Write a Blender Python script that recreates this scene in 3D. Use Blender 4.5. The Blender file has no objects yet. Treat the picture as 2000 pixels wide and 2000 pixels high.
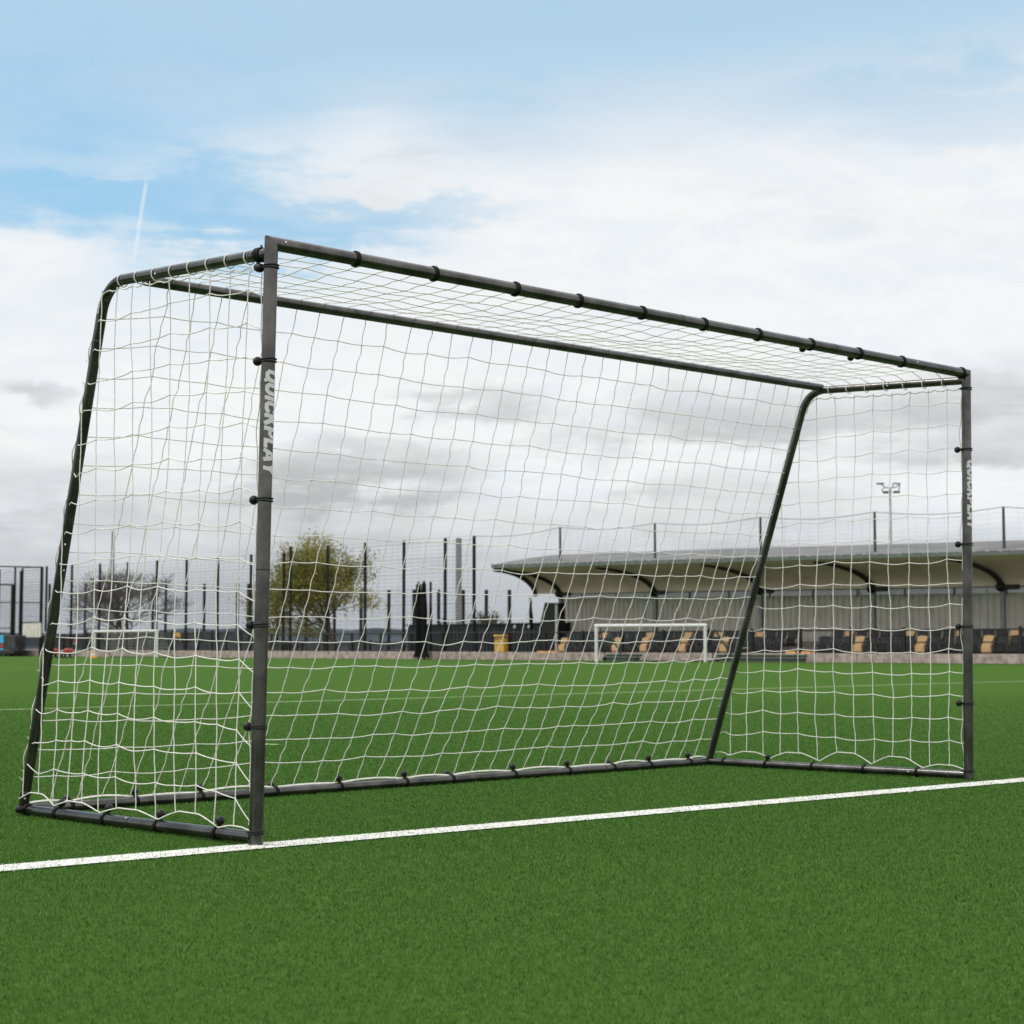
import bpy, bmesh, math, random
import numpy as np
from mathutils import Vector, Matrix, noise

random.seed(7); rng = np.random.default_rng(7)
S = bpy.context.scene
COL = S.collection
R = math.radians

# ---------------------------------------------------------------- camera
F, YAW, PIT = 3403.4, 0.7335, 0.0777
CAM = Vector((-2.9714, -4.4153, 0.5962))
FWD = Vector((math.cos(PIT)*math.sin(YAW), math.cos(PIT)*math.cos(YAW), math.sin(PIT)))
RGT = Vector((math.cos(YAW), -math.sin(YAW), 0))
UPV = RGT.cross(FWD)
cd = bpy.data.cameras.new("camera"); cam = bpy.data.objects.new("camera", cd); COL.objects.link(cam)
M3 = Matrix((RGT, UPV, -FWD)).transposed()
cam.matrix_world = Matrix.Translation(CAM) @ M3.to_4x4()
cd.sensor_width = 36; cd.lens = F/2000*36; cd.clip_end = 6000; cd.clip_start = 0.05
cd.dof.use_dof = True; cd.dof.focus_distance = 5.4; cd.dof.aperture_fstop = 9.5
S.camera = cam

# survey helpers: where a sight line of the photograph meets a plane of the place
def ray(u, v): return (FWD*F + RGT*(u-1000) + UPV*(1000-v))
def G(u, v, z=0.0):
    d = ray(u, v); return CAM + d*((z-CAM.z)/d.z)
def PX(u, v, x):
    d = ray(u, v); return CAM + d*((x-CAM.x)/d.x)
def PD(u, v, dep):
    return CAM + ray(u, v)*(dep/F)
def near(u, v, Q):
    d = ray(u, v).normalized(); return CAM + d*((Q-CAM).dot(d))
def t_at(A, B, u=None, v=None):
    a, b = A-CAM, B-CAM
    if u is not None: k, ax = (u-1000)/F, RGT
    else: k, ax = (1000-v)/F, UPV
    fa, fb = a.dot(ax)-k*a.dot(FWD), b.dot(ax)-k*b.dot(FWD)
    return fa/(fa-fb)

# ---------------------------------------------------------------- mesh builder
class MB:
    def __init__(s): s.v = []; s.f = []; s.smooth = []
    def add(s, vs, fs, smooth=False):
        n = len(s.v); s.v.extend([tuple(p) for p in vs]); s.f.extend([tuple(i+n for i in f) for f in fs]); s.smooth.extend([smooth]*len(fs))
    def box(s, c, size, rz=0.0, taper=1.0, bev=0.0):
        cx, cy, cz = c; sx, sy, sz = (q/2 for q in size); ca, sa = math.cos(rz), math.sin(rz)
        vs = []
        if bev > 0:
            b = min(bev, sx*.9, sy*.9, sz*.9)
            rings = [(-sz, b), (-sz+b, 0), (sz-b, 0), (sz, b)]
            for z, k in rings:
                for x, y in ((-sx+k, -sy+b), (-sx+b, -sy+k), (sx-b, -sy+k), (sx-k, -sy+b), (sx-k, sy-b), (sx-b, sy-k), (-sx+b, sy-k), (-sx+k, sy-b)):
                    t = taper if z > 0 else 1
                    vs.append((cx+(x*ca-y*sa)*t, cy+(x*sa+y*ca)*t, cz+z))
            fs = [tuple(range(7, -1, -1)), tuple(range(24, 32))]
            for r in range(3):
                for i in range(8): fs.append((r*8+i, r*8+(i+1) % 8, r*8+8+(i+1) % 8, r*8+8+i))
            s.add(vs, fs)
            return
        for z in (-sz, sz):
            t = taper if z > 0 else 1
            for x, y in ((-sx, -sy), (sx, -sy), (sx, sy), (-sx, sy)):
                vs.append((cx+(x*ca-y*sa)*t, cy+(x*sa+y*ca)*t, cz+z))
        s.add(vs, [(3, 2, 1, 0), (4, 5, 6, 7), (0, 1, 5, 4), (1, 2, 6, 5), (2, 3, 7, 6), (3, 0, 4, 7)])
    def tube(s, pts, r, n=8, caps=True, closed=False, smooth=True, n0=None, n1=None):
        pts = [Vector(p) for p in pts]; m = len(pts)
        rr = r if isinstance(r, (list, tuple)) else [r]*m
        ref = None; vs = []
        for i, p in enumerate(pts):
            if closed: d = pts[(i+1) % m]-pts[i-1]
            elif i == 0: d = pts[1]-p
            elif i == m-1: d = p-pts[i-1]
            else: d = (pts[i+1]-p).normalized()+(p-pts[i-1]).normalized()
            d.normalize()
            if ref is None:
                ref = Vector((0, 0, 1)) if abs(d.z) < .9 else Vector((1, 0, 0))
            a = ref-d*ref.dot(d)
            if a.length < 1e-6: a = d.orthogonal()
            a.normalize(); ref = a; b = d.cross(a)
            pl = n0 if i == 0 else (n1 if i == m-1 else None)
            for k in range(n):
                t = 2*math.pi*k/n; q = p+(a*math.cos(t)+b*math.sin(t))*rr[i]
                if pl is not None: q = q+d*((p-q).dot(pl)/d.dot(pl))
                vs.append(q)
        fs = []
        for i in range(m if closed else m-1):
            j = (i+1) % m
            for k in range(n):
                k2 = (k+1) % n; fs.append((i*n+k, j*n+k, j*n+k2, i*n+k2)[::-1])
        s.add(vs, fs, smooth)
        if caps and not closed:
            s.add(vs[:n], [tuple(range(n))]); s.add(vs[-n:], [tuple(range(n-1, -1, -1))])
    def ring(s, c, ax, R_, r, n=20, k=6):
        ax = Vector(ax).normalized(); a = ax.orthogonal().normalized(); b = ax.cross(a)
        s.tube([Vector(c)+(a*math.cos(2*math.pi*i/n)+b*math.sin(2*math.pi*i/n))*R_ for i in range(n)], r, k, closed=True)
    def ball(s, c, r, n=14, m=9, sc=(1, 1, 1)):
        vs = [(c[0], c[1], c[2]+r*sc[2])]
        for i in range(1, m):
            t = math.pi*i/m
            for k in range(n):
                p = 2*math.pi*k/n
                vs.append((c[0]+r*sc[0]*math.sin(t)*math.cos(p), c[1]+r*sc[1]*math.sin(t)*math.sin(p), c[2]+r*sc[2]*math.cos(t)))
        vs.append((c[0], c[1], c[2]-r*sc[2])); fs = []
        for k in range(n):
            fs.append((0, 1+k, 1+(k+1) % n)); fs.append((len(vs)-1, 1+(m-2)*n+(k+1) % n, 1+(m-2)*n+k))
            for i in range(m-2): fs.append((1+i*n+k, 1+(i+1)*n+k, 1+(i+1)*n+(k+1) % n, 1+i*n+(k+1) % n))
        s.add(vs, fs, True)
    def build(s, name, mat, parent=None, loc=None):
        off = Vector((0, 0, 0))
        if parent is not None:
            p = parent
            while p is not None: off += p.location; p = p.parent
        l = Vector(loc)-off if loc is not None else Vector((0, 0, 0))
        sh = off+l
        me = bpy.data.meshes.new(name)
        me.from_pydata([(x-sh.x, y-sh.y, z-sh.z) for x, y, z in s.v], [], s.f)
        me.polygons.foreach_set("use_smooth", s.smooth)
        me.materials.append(mat); me.update()
        o = bpy.data.objects.new(name, me); COL.objects.link(o); o.location = l
        if parent is not None: o.parent = parent
        return o

def tag(o, label=None, cat=None, group=None, kind=None):
    if label: o["label"] = label
    if cat: o["category"] = cat
    if group: o["group"] = group
    if kind: o["kind"] = kind
    return o
def empty(name, loc, label=None, cat=None, group=None):
    o = bpy.data.objects.new(name, None); COL.objects.link(o); o.location = Vector(loc); o.empty_display_size = .2
    return tag(o, label, cat, group)
def copy_tree(o, parent=None):
    c = o.copy(); COL.objects.link(c)
    if parent is not None: c.parent = parent
    for ch in list(o.children): copy_tree(ch, c)
    return c

# ---------------------------------------------------------------- materials
class NT:
    def __init__(s, tree): s.t = tree; s.n = tree.nodes; s.l = tree.links
    def new(s, typ, **kw):
        n = s.n.new(typ)
        for k, v in kw.items(): setattr(n, k, v)
        return n
    def link(s, a, b): s.l.new(a, b)
    def put(s, sock, v):
        if hasattr(v, "is_output"): s.l.new(v, sock)
        else: sock.default_value = v
    def m(s, op, a, b=0.0, c=0.0, clamp=False):
        n = s.n.new("ShaderNodeMath"); n.operation = op; n.use_clamp = clamp
        s.put(n.inputs[0], a); s.put(n.inputs[1], b)
        if op in ("MULTIPLY_ADD", "WRAP", "SMOOTH_MIN"): s.put(n.inputs[2], c)
        return n.outputs[0]
    def mix(s, fac, a, b, typ="MIX"):
        n = s.n.new("ShaderNodeMix"); n.data_type = "RGBA"; n.blend_type = typ
        s.put(n.inputs["Factor"], fac); s.put(n.inputs[6], a); s.put(n.inputs[7], b)
        return n.outputs[2]
    def ramp(s, x, lo, hi, a=0.0, b=1.0):
        n = s.n.new("ShaderNodeMapRange"); n.interpolation_type = "SMOOTHSTEP"
        s.put(n.inputs[0], x); n.inputs[1].default_value = lo; n.inputs[2].default_value = hi
        n.inputs[3].default_value = a; n.inputs[4].default_value = b
        return n.outputs[0]
    def noise(s, vec, scale, detail=4, rough=.55, dist=0.0, dim="3D"):
        n = s.n.new("ShaderNodeTexNoise"); n.noise_dimensions = dim
        if vec is not None: s.put(n.inputs["Vector"], vec)
        n.inputs["Scale"].default_value = scale; n.inputs["Detail"].default_value = detail
        n.inputs["Roughness"].default_value = rough; n.inputs["Distortion"].default_value = dist
        return n.outputs[0]
def c4(c): return (c[0], c[1], c[2], 1.0)
def mat(name, col, rough=.5, metal=0.0, spec=.5, var=0.12, scale=6.0, bump=0.0, bscale=60, col2=None, fine=None):
    m = bpy.data.materials.new(name); m.use_nodes = True; t = NT(m.node_tree)
    b = t.n["Principled BSDF"]; b.inputs["Roughness"].default_value = rough; b.inputs["Metallic"].default_value = metal
    b.inputs["Specular IOR Level"].default_value = spec
    tc = t.new("ShaderNodeTexCoord").outputs["Object"]
    nz = t.noise(tc, scale, 5, .6)
    c2 = col2 or tuple(x*(1-2*var) for x in col)
    c1 = col if col2 else tuple(min(1, x*(1+2*var)) for x in col)
    t.link(t.mix(t.ramp(nz, .3, .7), c4(c2), c4(c1)), b.inputs["Base Color"])
    t.link(t.m("ADD", t.m("MULTIPLY", t.noise(tc, scale*7, 3), .22), rough-.11, clamp=True), b.inputs["Roughness"])
    if bump:
        bn = t.new("ShaderNodeBump"); bn.inputs["Strength"].default_value = bump; bn.inputs["Distance"].default_value = .01
        t.link(t.noise(tc, bscale, 4), bn.inputs["Height"]); t.link(bn.outputs[0], b.inputs["Normal"])
    return m

M = {}
M["tube"] = mat("charcoal_powder_coat", (.072, .0715, .070), .24, .85, .6, .18, 9)
M["ring"] = mat("worn_joint_metal", (.10, .10, .10), .4, .3, .5)
M["seam"] = mat("dark_joint_gap", (.012, .012, .012), .7)
M["rivet"] = mat("bright_steel_button", (.62, .62, .60), .35, .6)
M["rubber"] = mat("black_rubber", (.006, .006, .006), .5, 0, .25, .1, 40)
M["ball"] = mat("black_plastic_ball", (.006, .006, .007), .38, 0, .28, .1, 40)
M["letter"] = mat("silver_print", (.56, .58, .59), .5, 0, .4, .04, 90)
M["net"] = mat("net_twine", (.76, .755, .715), .8, 0, .2, .06, 60, bump=.4, bscale=600)
M["black"] = mat("black_painted_steel", (.008, .008, .009), .5, 0, .4)
M["fence"] = mat("dark_fence_steel", (.006, .006, .007), .6, 0, .25)
M["wire"] = mat("weathered_fence_wire", (.050, .053, .058), .6, 0, .3)
M["board"] = mat("dark_grey_board", (.035, .036, .040), .7, 0, .3, .25, 2.0)
M["shed"] = mat("black_cladding", (.018, .020, .024), .6, 0, .3, .2, 1.5)
M["kerb"] = mat("pinkish_concrete", (.33, .27, .25), .9, 0, .2, .18, 3.0, bump=.3, bscale=25)
M["conc"] = mat("grey_concrete", (.24, .225, .21), .9, 0, .2, .16, 2.0)
M["pave"] = mat("terrace_paving", (.17, .155, .15), .9, 0, .2, .2, .6)
M["white"] = mat("white_paint", (.62, .62, .63), .4, 0, .5, .03)
M["grey"] = mat("galvanised_grey", (.20, .21, .22), .5, .3, .5)
M["lgrey"] = mat("pale_galvanised_steel", (.36, .37, .38), .5, .3, .5)
M["roofg"] = mat("grey_roof_membrane", (.15, .15, .155), .85, 0, .2, .12, .5)
M["gutter"] = mat("green_grey_gutter", (.12, .14, .13), .6, .0, .3)
M["soffit"] = mat("beige_soffit", (.74, .61, .53), .8, 0, .2, .06, .6)
M["arm"] = mat("dark_green_black_steel", (.022, .023, .017), .55)
M["seatb"] = mat("black_seat_plastic", (.020, .020, .023), .5, 0, .4)
M["seatt"] = mat("tan_seat_plastic", (.74, .48, .24), .5, 0, .4, .06)
M["frame"] = mat("grey_seat_frame", (.05, .05, .055), .5)
M["yellow"] = mat("yellow_plastic", (.50, .30, .05), .5, 0, .4)
M["orange"] = mat("orange_board", (.70, .33, .06), .6)
M["red"] = mat("red_paint", (.30, .025, .025), .5)
M["blue"] = mat("blue_paint", (.03, .36, .65), .5)
M["cream"] = mat("off_white_sheet", (.58, .56, .50), .6)
M["green"] = mat("dark_green_steel", (.005, .034, .021), .6)
M["bark"] = mat("grey_brown_bark", (.075, .062, .048), .9, 0, .2, .2, 3)
M["twig"] = mat("bare_twig_bark", (.085, .075, .068), .9, 0, .2, .2, 2)
M["hill"] = mat("hazy_hill_blue_grey", (.055, .066, .078), 1.0, 0, .0, .25, .01)  # distance haze is put into the hill colour as blue grey
M["cloth"] = mat("black_net_cloth", (.009, .009, .010), .95, 0, .1)
def glazing():
    m = bpy.data.materials.new("translucent_white_glazing"); m.use_nodes = True; t = NT(m.node_tree); b = t.n["Principled BSDF"]
    b.inputs["Base Color"].default_value = (.85, .87, .88, 1); b.inputs["Roughness"].default_value = .4
    tp = t.new("ShaderNodeBsdfTransparent"); tl = t.new("ShaderNodeBsdfTranslucent"); tl.inputs[0].default_value = (.9, .9, .9, 1)
    a = t.new("ShaderNodeMixShader"); a.inputs[0].default_value = .5; t.link(b.outputs[0], a.inputs[1]); t.link(tl.outputs[0], a.inputs[2])
    c = t.new("ShaderNodeMixShader"); c.inputs[0].default_value = .30; t.link(a.outputs[0], c.inputs[1]); t.link(tp.outputs[0], c.inputs[2])
    t.link(c.outputs[0], t.n["Material Output"].inputs["Surface"]); return m
M["band"] = glazing()
def corrugated():
    m = mat("beige_corrugated_steel", (.66, .645, .59), .6, 0, .3, .05, 1.0); return m
M["wall"] = corrugated()

def leaf_mat(name, a, b, c):
    m = bpy.data.materials.new(name); m.use_nodes = True; t = NT(m.node_tree); bs = t.n["Principled BSDF"]
    at = t.new("ShaderNodeAttribute", attribute_name="tint").outputs["Fac"]
    col = t.mix(t.ramp(at, 0, .6), c4(a), c4(b)); col = t.mix(t.ramp(at, .6, 1), col, c4(c))
    t.link(col, bs.inputs["Base Color"]); bs.inputs["Roughness"].default_value = .7; bs.inputs["Specular IOR Level"].default_value = .10
    tr = t.new("ShaderNodeBsdfTranslucent"); t.link(col, tr.inputs["Color"])
    mx = t.new("ShaderNodeMixShader"); mx.inputs[0].default_value = .3
    t.link(bs.outputs[0], mx.inputs[1]); t.link(tr.outputs[0], mx.inputs[2])
    t.link(mx.outputs[0], t.n["Material Output"].inputs["Surface"])
    return m
M["leaf"] = leaf_mat("spring_leaves", (.125, .13, .028), (.23, .225, .042), (.35, .315, .075))
M["shrubleaf"] = leaf_mat("shrub_leaves", (.05, .06, .035), (.08, .085, .05), (.12, .11, .06))
M["blade"] = leaf_mat("turf_fibre", (.025, .092, .014), (.059, .155, .026), (.190, .255, .085))
M["wblade"] = leaf_mat("white_turf_fibre", (.42, .44, .40), (.72, .73, .70), (.86, .86, .84))
M["bblade"] = leaf_mat("faded_blue_fibre", (.030, .095, .028), (.052, .135, .048), (.09, .17, .07))

def turf_mat():
    m = bpy.data.materials.new("turf_surface"); m.use_nodes = True; t = NT(m.node_tree); b = t.n["Principled BSDF"]
    tc = t.new("ShaderNodeTexCoord").outputs["Object"]
    fine = t.noise(tc, 190, 3, .7); mid = t.noise(tc, 26, 4, .6); big = t.noise(tc, .35, 4, .6); huge = t.noise(tc, .06, 2, .5)
    x = t.m("ADD", t.m("MULTIPLY", fine, .55), t.m("MULTIPLY", mid, .45))
    col = t.mix(t.ramp(x, .34, .66), c4((.029, .080, .012)), c4((.064, .137, .022)))
    col = t.mix(t.ramp(fine, .60, .75, 0, .45), col, c4((.12, .18, .04)))
    col = t.mix(t.ramp(big, .3, .7, 0, .20), col, c4((.066, .132, .015)))
    col = t.mix(t.ramp(huge, .35, .65, 0, .20), col, c4((.058, .125, .013)))
    t.link(col, b.inputs["Base Color"]); b.inputs["Roughness"].default_value = .95; b.inputs["Specular IOR Level"].default_value = .04
    bn = t.new("ShaderNodeBump"); bn.inputs["Strength"].default_value = .6; bn.inputs["Distance"].default_value = .012
    t.link(fine, bn.inputs["Height"]); t.link(bn.outputs[0], b.inputs["Normal"])
    return m
M["turf"] = turf_mat()
def line_mat(name, c1, c2):
    m = bpy.data.materials.new(name); m.use_nodes = True; t = NT(m.node_tree); b = t.n["Principled BSDF"]
    tc = t.new("ShaderNodeTexCoord").outputs["Object"]
    f = t.noise(tc, 90, 4, .75)
    t.link(t.mix(t.ramp(f, .38, .50), c4(c2), c4(c1)), b.inputs["Base Color"])
    b.inputs["Roughness"].default_value = .85; b.inputs["Specular IOR Level"].default_value = .1
    return m
M["line"] = line_mat("white_turf_line", (.74, .74, .72), (.16, .20, .12))
M["lineF"] = line_mat("yellowish_turf_line", (.42, .50, .30), (.20, .30, .12))
M["lineB"] = line_mat("faded_blue_turf_line", (.045, .11, .045), (.03, .08, .02))

# ---------------------------------------------------------------- world: sky and cloud
SUN_EL, SUN_AZ = R(54), YAW + R(-85)      # high, to the left
w = bpy.data.worlds.new("World"); S.world = w; w.use_nodes = True
t = NT(w.node_tree); bg = t.n["Background"]; bg.inputs["Strength"].default_value = .1
sky = t.new("ShaderNodeTexSky", sky_type="NISHITA"); sky.sun_disc = False
sky.sun_elevation = SUN_EL; sky.sun_rotation = SUN_AZ; sky.air_density = 1.0; sky.dust_density = .6; sky.ozone_density = 1.2
gen = t.new("ShaderNodeTexCoord").outputs["Generated"]
def dot(v):
    n = t.new("ShaderNodeVectorMath", operation="DOT_PRODUCT"); t.link(gen, n.inputs[0]); n.inputs[1].default_value = v; return n.outputs["Value"]
hh = Vector((math.sin(YAW), math.cos(YAW), 0))
az = t.m("ARCTAN2", dot(RGT), dot(hh)); el = t.m("ARCSINE", dot((0, 0, 1)))
X = t.m("MULTIPLY", az, 10.0); Y = t.m("MULTIPLY", el, 10.0)
def XY(u, v):
    d = ray(u, v).normalized(); return 10*math.atan2(d.dot(RGT), d.dot(hh)), 10*math.asin(d.z)
def comb(x, y, z=0.0):
    n = t.new("ShaderNodeCombineXYZ"); t.put(n.inputs[0], x); t.put(n.inputs[1], y); t.put(n.inputs[2], z); return n.outputs[0]
q = comb(t.m("MULTIPLY", X, .55), t.m("MULTIPLY", Y, 1.5), 3.7)
nA = t.noise(q, 1.1, 9, .56, .35)
q2 = comb(t.m("MULTIPLY", X, .45), t.m("MULTIPLY", Y, 2.2), 9.1)
nB = t.noise(q2, 1.5, 9, .58, .25)
nW = t.noise(comb(t.m("ADD", t.m("MULTIPLY", X, .9), t.m("MULTIPLY", Y, .5)), t.m("MULTIPLY", Y, 2.6), 1.3), 1.8, 8, .62, .8)
nC = t.noise(comb(X, t.m("MULTIPLY", Y, 1.7), 5.5), 2.6, 8, .6, .2)
a0 = t.m("SUBTRACT", nA, .5); b0 = t.m("SUBTRACT", nB, .5); w0 = t.m("SUBTRACT", nW, .5); cc0 = t.m("SUBTRACT", nC, .5)
Xw = t.m("ADD", X, t.m("MULTIPLY", a0, 1.5)); Yw = t.m("ADD", Y, t.m("ADD", t.m("MULTIPLY", b0, .9), t.m("MULTIPLY", cc0, .35)))
def ell(u, v, ru, rv, lo=1.15, hi=.25, x=None, y=None):
    cx, cy = XY(u, v); kx, ky = 340.3/ru, 340.3/rv
    dx = t.m("MULTIPLY", t.m("SUBTRACT", x or Xw, cx), kx); dy = t.m("MULTIPLY", t.m("SUBTRACT", y or Yw, cy), ky)
    d = t.m("SQRT", t.m("ADD", t.m("MULTIPLY", dx, dx), t.m("MULTIPLY", dy, dy)))
    return t.ramp(d, hi, lo, 1.0, 0.0)
def total(terms):
    s_ = 0.0
    for k, e in terms: s_ = t.m("ADD", s_, t.m("MULTIPLY", e, k))
    return s_
Ys = t.m("ADD", Y, t.m("MULTIPLY", X, -.05))
vtop = t.ramp(Ys, XY(1000, 430)[1], XY(1000, 50)[1], 1.0, 0.0)
soft = t.ramp(Y, XY(1000, 420)[1], XY(1000, 120)[1], 1.0, .28)
cov = total([(1.05, vtop), (.62, t.m("MULTIPLY", w0, soft)), (.45, t.m("MULTIPLY", a0, soft)),
             (-.70, ell(130, 395, 600, 240, 1.6, 0.0)), (-.50, ell(400, 412, 600, 80, 1.4, 0.0)), (-.45, ell(820, 415, 330, 36)),
             (-.55, ell(560, 470, 330, 50)), (-.22, ell(60, 330, 340, 130, 1.5, 0)), (-.22, ell(980, 260, 200, 90, 1.4, 0)), (-.12, ell(1300, 380, 500, 200, 1.4, 0)), (-.35, ell(1900, 200, 500, 90)),
             (.24, ell(700, 290, 380, 80)), (.10, ell(70, 295, 300, 40, 1.8, 0)), (.20, ell(250, 337, 140, 12, 1.6, 0)), (.30, ell(1500, 450, 700, 160)), (.55, ell(40, 500, 150, 90, 1.5, 0))])
cov = t.ramp(cov, -.30, 1.12)
cov = t.m("MAXIMUM", cov, t.ramp(Y, XY(1000, 720)[1], XY(1000, 520)[1], 1.0, 0.0))
gr = total([(.62, t.ramp(Y, XY(1000, 1230)[1], XY(1000, 680)[1], 1.0, 0.0)), (1.25, b0), (.9, a0), (.35, cc0), (-.04, vtop),
            (.42, ell(1930, 760, 330, 75)), (.45, ell(1960, 880, 260, 80)), (.60, ell(860, 790, 260, 70)), (.50, ell(1400, 800, 330, 90)), (.55, ell(720, 930, 300, 70)),
            (.55, ell(85, 762, 105, 44, x=t.m("ADD", X, t.m("MULTIPLY", cc0, .8)), y=t.m("ADD", Y, t.m("MULTIPLY", cc0, .3)))),
            (.12, ell(60, 960, 330, 60)), (.20, ell(300, 1180, 700, 90)), (.20, ell(1150, 870, 300, 40)),
            (-.35, ell(300, 700, 340, 150)), (-.25, ell(1000, 640, 900, 70)), (-.25, ell(1950, 960, 200, 60)), (-.20, ell(1150, 960, 220, 40))])
gr = t.ramp(gr, -.02, 1.0)
white = (9.2, 9.25, 9.3, 1); grey = (4.95, 5.08, 5.22, 1)
cl = t.mix(gr, t.mix(t.ramp(nW, .40, .68), white, (8.35, 8.8, 9.25, 1)), grey)
warm = t.mix(t.ramp(Y, XY(1000, 1240)[1], XY(1000, 960)[1], .85, 0.0), cl, (4.5, 4.9, 5.35, 1))
blue = t.mix(.85, sky.outputs[0], (4.35, 6.75, 8.75, 1))
blue = t.mix(t.m("MULTIPLY", ell(120, 405, 620, 230, 1.4, 0), .62), blue, (3.1, 6.1, 8.7, 1))
fin = t.mix(cov, blue, warm)
# unseen cloud deck overhead, added as bright fill to raise the light
# unseen sky behind the camera, brightened as fill for net and stand wall
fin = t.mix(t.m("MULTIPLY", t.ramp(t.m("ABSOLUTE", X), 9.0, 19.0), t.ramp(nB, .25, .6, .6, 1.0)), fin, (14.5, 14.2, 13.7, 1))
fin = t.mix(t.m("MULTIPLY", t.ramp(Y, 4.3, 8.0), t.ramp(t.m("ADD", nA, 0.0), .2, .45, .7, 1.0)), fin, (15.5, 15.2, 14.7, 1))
# a straight vapour trail
(x0, y0), (x1, y1) = XY(287, 345), XY(259, 522)
lx = t.m("ADD", x1, t.m("MULTIPLY", t.m("SUBTRACT", Y, y1), (x0-x1)/(y0-y1)))
dl = t.m("ABSOLUTE", t.m("SUBTRACT", X, t.m("ADD", lx, t.m("MULTIPLY", cc0, .01))))
tr_ = t.m("MULTIPLY", t.ramp(dl, .004, .016, 1.0, 0.0), t.m("MULTIPLY", t.ramp(Y, y1-.05, y1+.15), t.ramp(Y, y0-.06, y0, 1.0, 0.0)))
fin = t.mix(t.m("MULTIPLY", tr_, .42), fin, (9.2, 9.3, 9.4, 1))
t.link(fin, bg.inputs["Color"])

sl = bpy.data.lights.new("sun", "SUN"); so = bpy.data.objects.new("sun", sl); COL.objects.link(so)
sl.energy = 1.5; sl.angle = R(10); sl.color = (1, .965, .91)
sd = Vector((math.cos(SUN_EL)*math.sin(SUN_AZ), math.cos(SUN_EL)*math.cos(SUN_AZ), math.sin(SUN_EL)))
so.rotation_euler = sd.to_track_quat('Z', 'Y').to_euler(); so.location = (0, 0, 30)

# ---------------------------------------------------------------- ground
g = MB(); g.add([(-3000, -3000, -.012), (3000, -3000, -.012), (3000, 3000, -.012), (-3000, 3000, -.012)], [(0, 1, 2, 3)])
tag(g.build("ground", M["pave"]), kind="structure")
g = MB(); g.add([(-60, -60, 0), (53, -60, 0), (53, 160, 0), (-60, 160, 0)], [(0, 1, 2, 3)])
tag(g.build("pitch", M["turf"]), kind="structure")
def strip(name, A, B, wd, m, z=.004):
    A, B = Vector(A), Vector(B); d = (B-A).normalized(); n = Vector((-d.y, d.x, 0))*wd/2
    b = MB(); b.add([(p.x, p.y, z) for p in (A-n, B-n, B+n, A+n)], [(0, 1, 2, 3)])
    return tag(b.build(name, m), kind="structure")
def edge_pts(pairs):
    return [G(u, v) for u, v in pairs]
# the goal line, measured on both of its edges
e0, e1 = G(0, 1706), G(1999, 1530); c0_, c1_ = G(0, 1691), G(1999, 1519)
LA = (e0+c0_)/2; LB = (e1+c1_)/2; LD = (LB-LA).normalized(); LN = Vector((-LD.y, LD.x, 0)); LW = abs((c0_-e0).dot(LN))
LW = max(.06, min(.13, LW))
strip("goal_line", LA-LD*20, LB+LD*40, LW, M["line"])
f0, f1 = G(0, 1387), G(1925, 1333)
fd = (f1-f0).normalized()
strip("far_line", f0-fd*30, f1+fd*12, .10, M["lineF"])
s0, s1 = G(505, 1453.8), G(543, 1455.5)
strip("short_line_mark", s0, s1, .07, M["lineF"])
h0, h1 = G(560, 1302), G(1080, 1298.5); hd = (h1-h0).normalized()
strip("touch_line", h0-hd*40, h1+hd*25, .12, M["lineF"])
k0, k1 = G(1290, 1594), G(1990, 1664); kd = (k1-k0).normalized()
BLA, BLB = k0, k1+kd*2

# turf fibres near the camera (uncountable: one object each)
def blades(name, pts, hgt, wid, m, seed=1):
    n = len(pts); r = np.random.default_rng(seed)
    ang = r.uniform(0, 2*np.pi, n); ca, sa = np.cos(ang), np.sin(ang)
    lean = r.uniform(.15, 1.25, n)*hgt; la = ang+np.pi/2+r.normal(0, .5, n)
    h = hgt*r.uniform(.6, 1.15, n); hw = wid*r.uniform(.6, 1.1, n)/2
    V = np.zeros((n, 5, 3))
    bx, by = pts[:, 0], pts[:, 1]
    for k, (fz, fl, fw) in enumerate(((0, 0, 1), (.62, .38, .9), (1, 1, 0))):
        x = bx+np.cos(la)*lean*fl; y = by+np.sin(la)*lean*fl; z = h*fz*np.where(fz == 1, .92, 1)
        if k < 2:
            V[:, 2*k] = np.stack([x-ca*hw*fw, y-sa*hw*fw, z], 1); V[:, 2*k+1] = np.stack([x+ca*hw*fw, y+sa*hw*fw, z], 1)
        else: V[:, 4] = np.stack([x, y, z], 1)
    base = np.arange(n)[:, None]*5
    quad = base+np.array([0, 1, 3, 2]); tri = base+np.array([2, 3, 4])
    loops = np.concatenate([quad, tri], 1).ravel()
    me = bpy.data.meshes.new(name); me.vertices.add(n*5); me.vertices.foreach_set("co", V.ravel())
    me.loops.add(n*7); me.loops.foreach_set("vertex_index", loops.astype(np.int32))
    me.polygons.add(n*2); st = np.stack([np.arange(n)*7, np.arange(n)*7+4], 1).ravel()
    me.polygons.foreach_set("loop_start", st.astype(np.int32))
    me.update(calc_edges=True)
    at = me.attributes.new("tint", "FLOAT", "POINT"); tv = np.clip(r.beta(1.25, 1.5, n)+r.normal(0, .05, n), 0, 1)
    at.data.foreach_set("value", np.repeat(tv, 5).astype(np.float32))
    me.materials.append(m); o = bpy.data.objects.new(name, me); COL.objects.link(o)
    return tag(o, kind="stuff")
DMAX = 24.0
def field(n, d0=2.45, d1=DMAX, p=.55, side=.9):
    # more blades close to the camera, thinning out with distance
    uu = rng.random(n); a = (d0**p+(d1**p-d0**p)*uu)**(1/p)
    b = rng.uniform(-1, 1, n)*(a*.30+side)
    f2 = np.array(hh[:2]); r2 = np.array(RGT[:2]); c2 = np.array(CAM[:2])
    return c2+a[:, None]*f2+b[:, None]*r2, a
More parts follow.
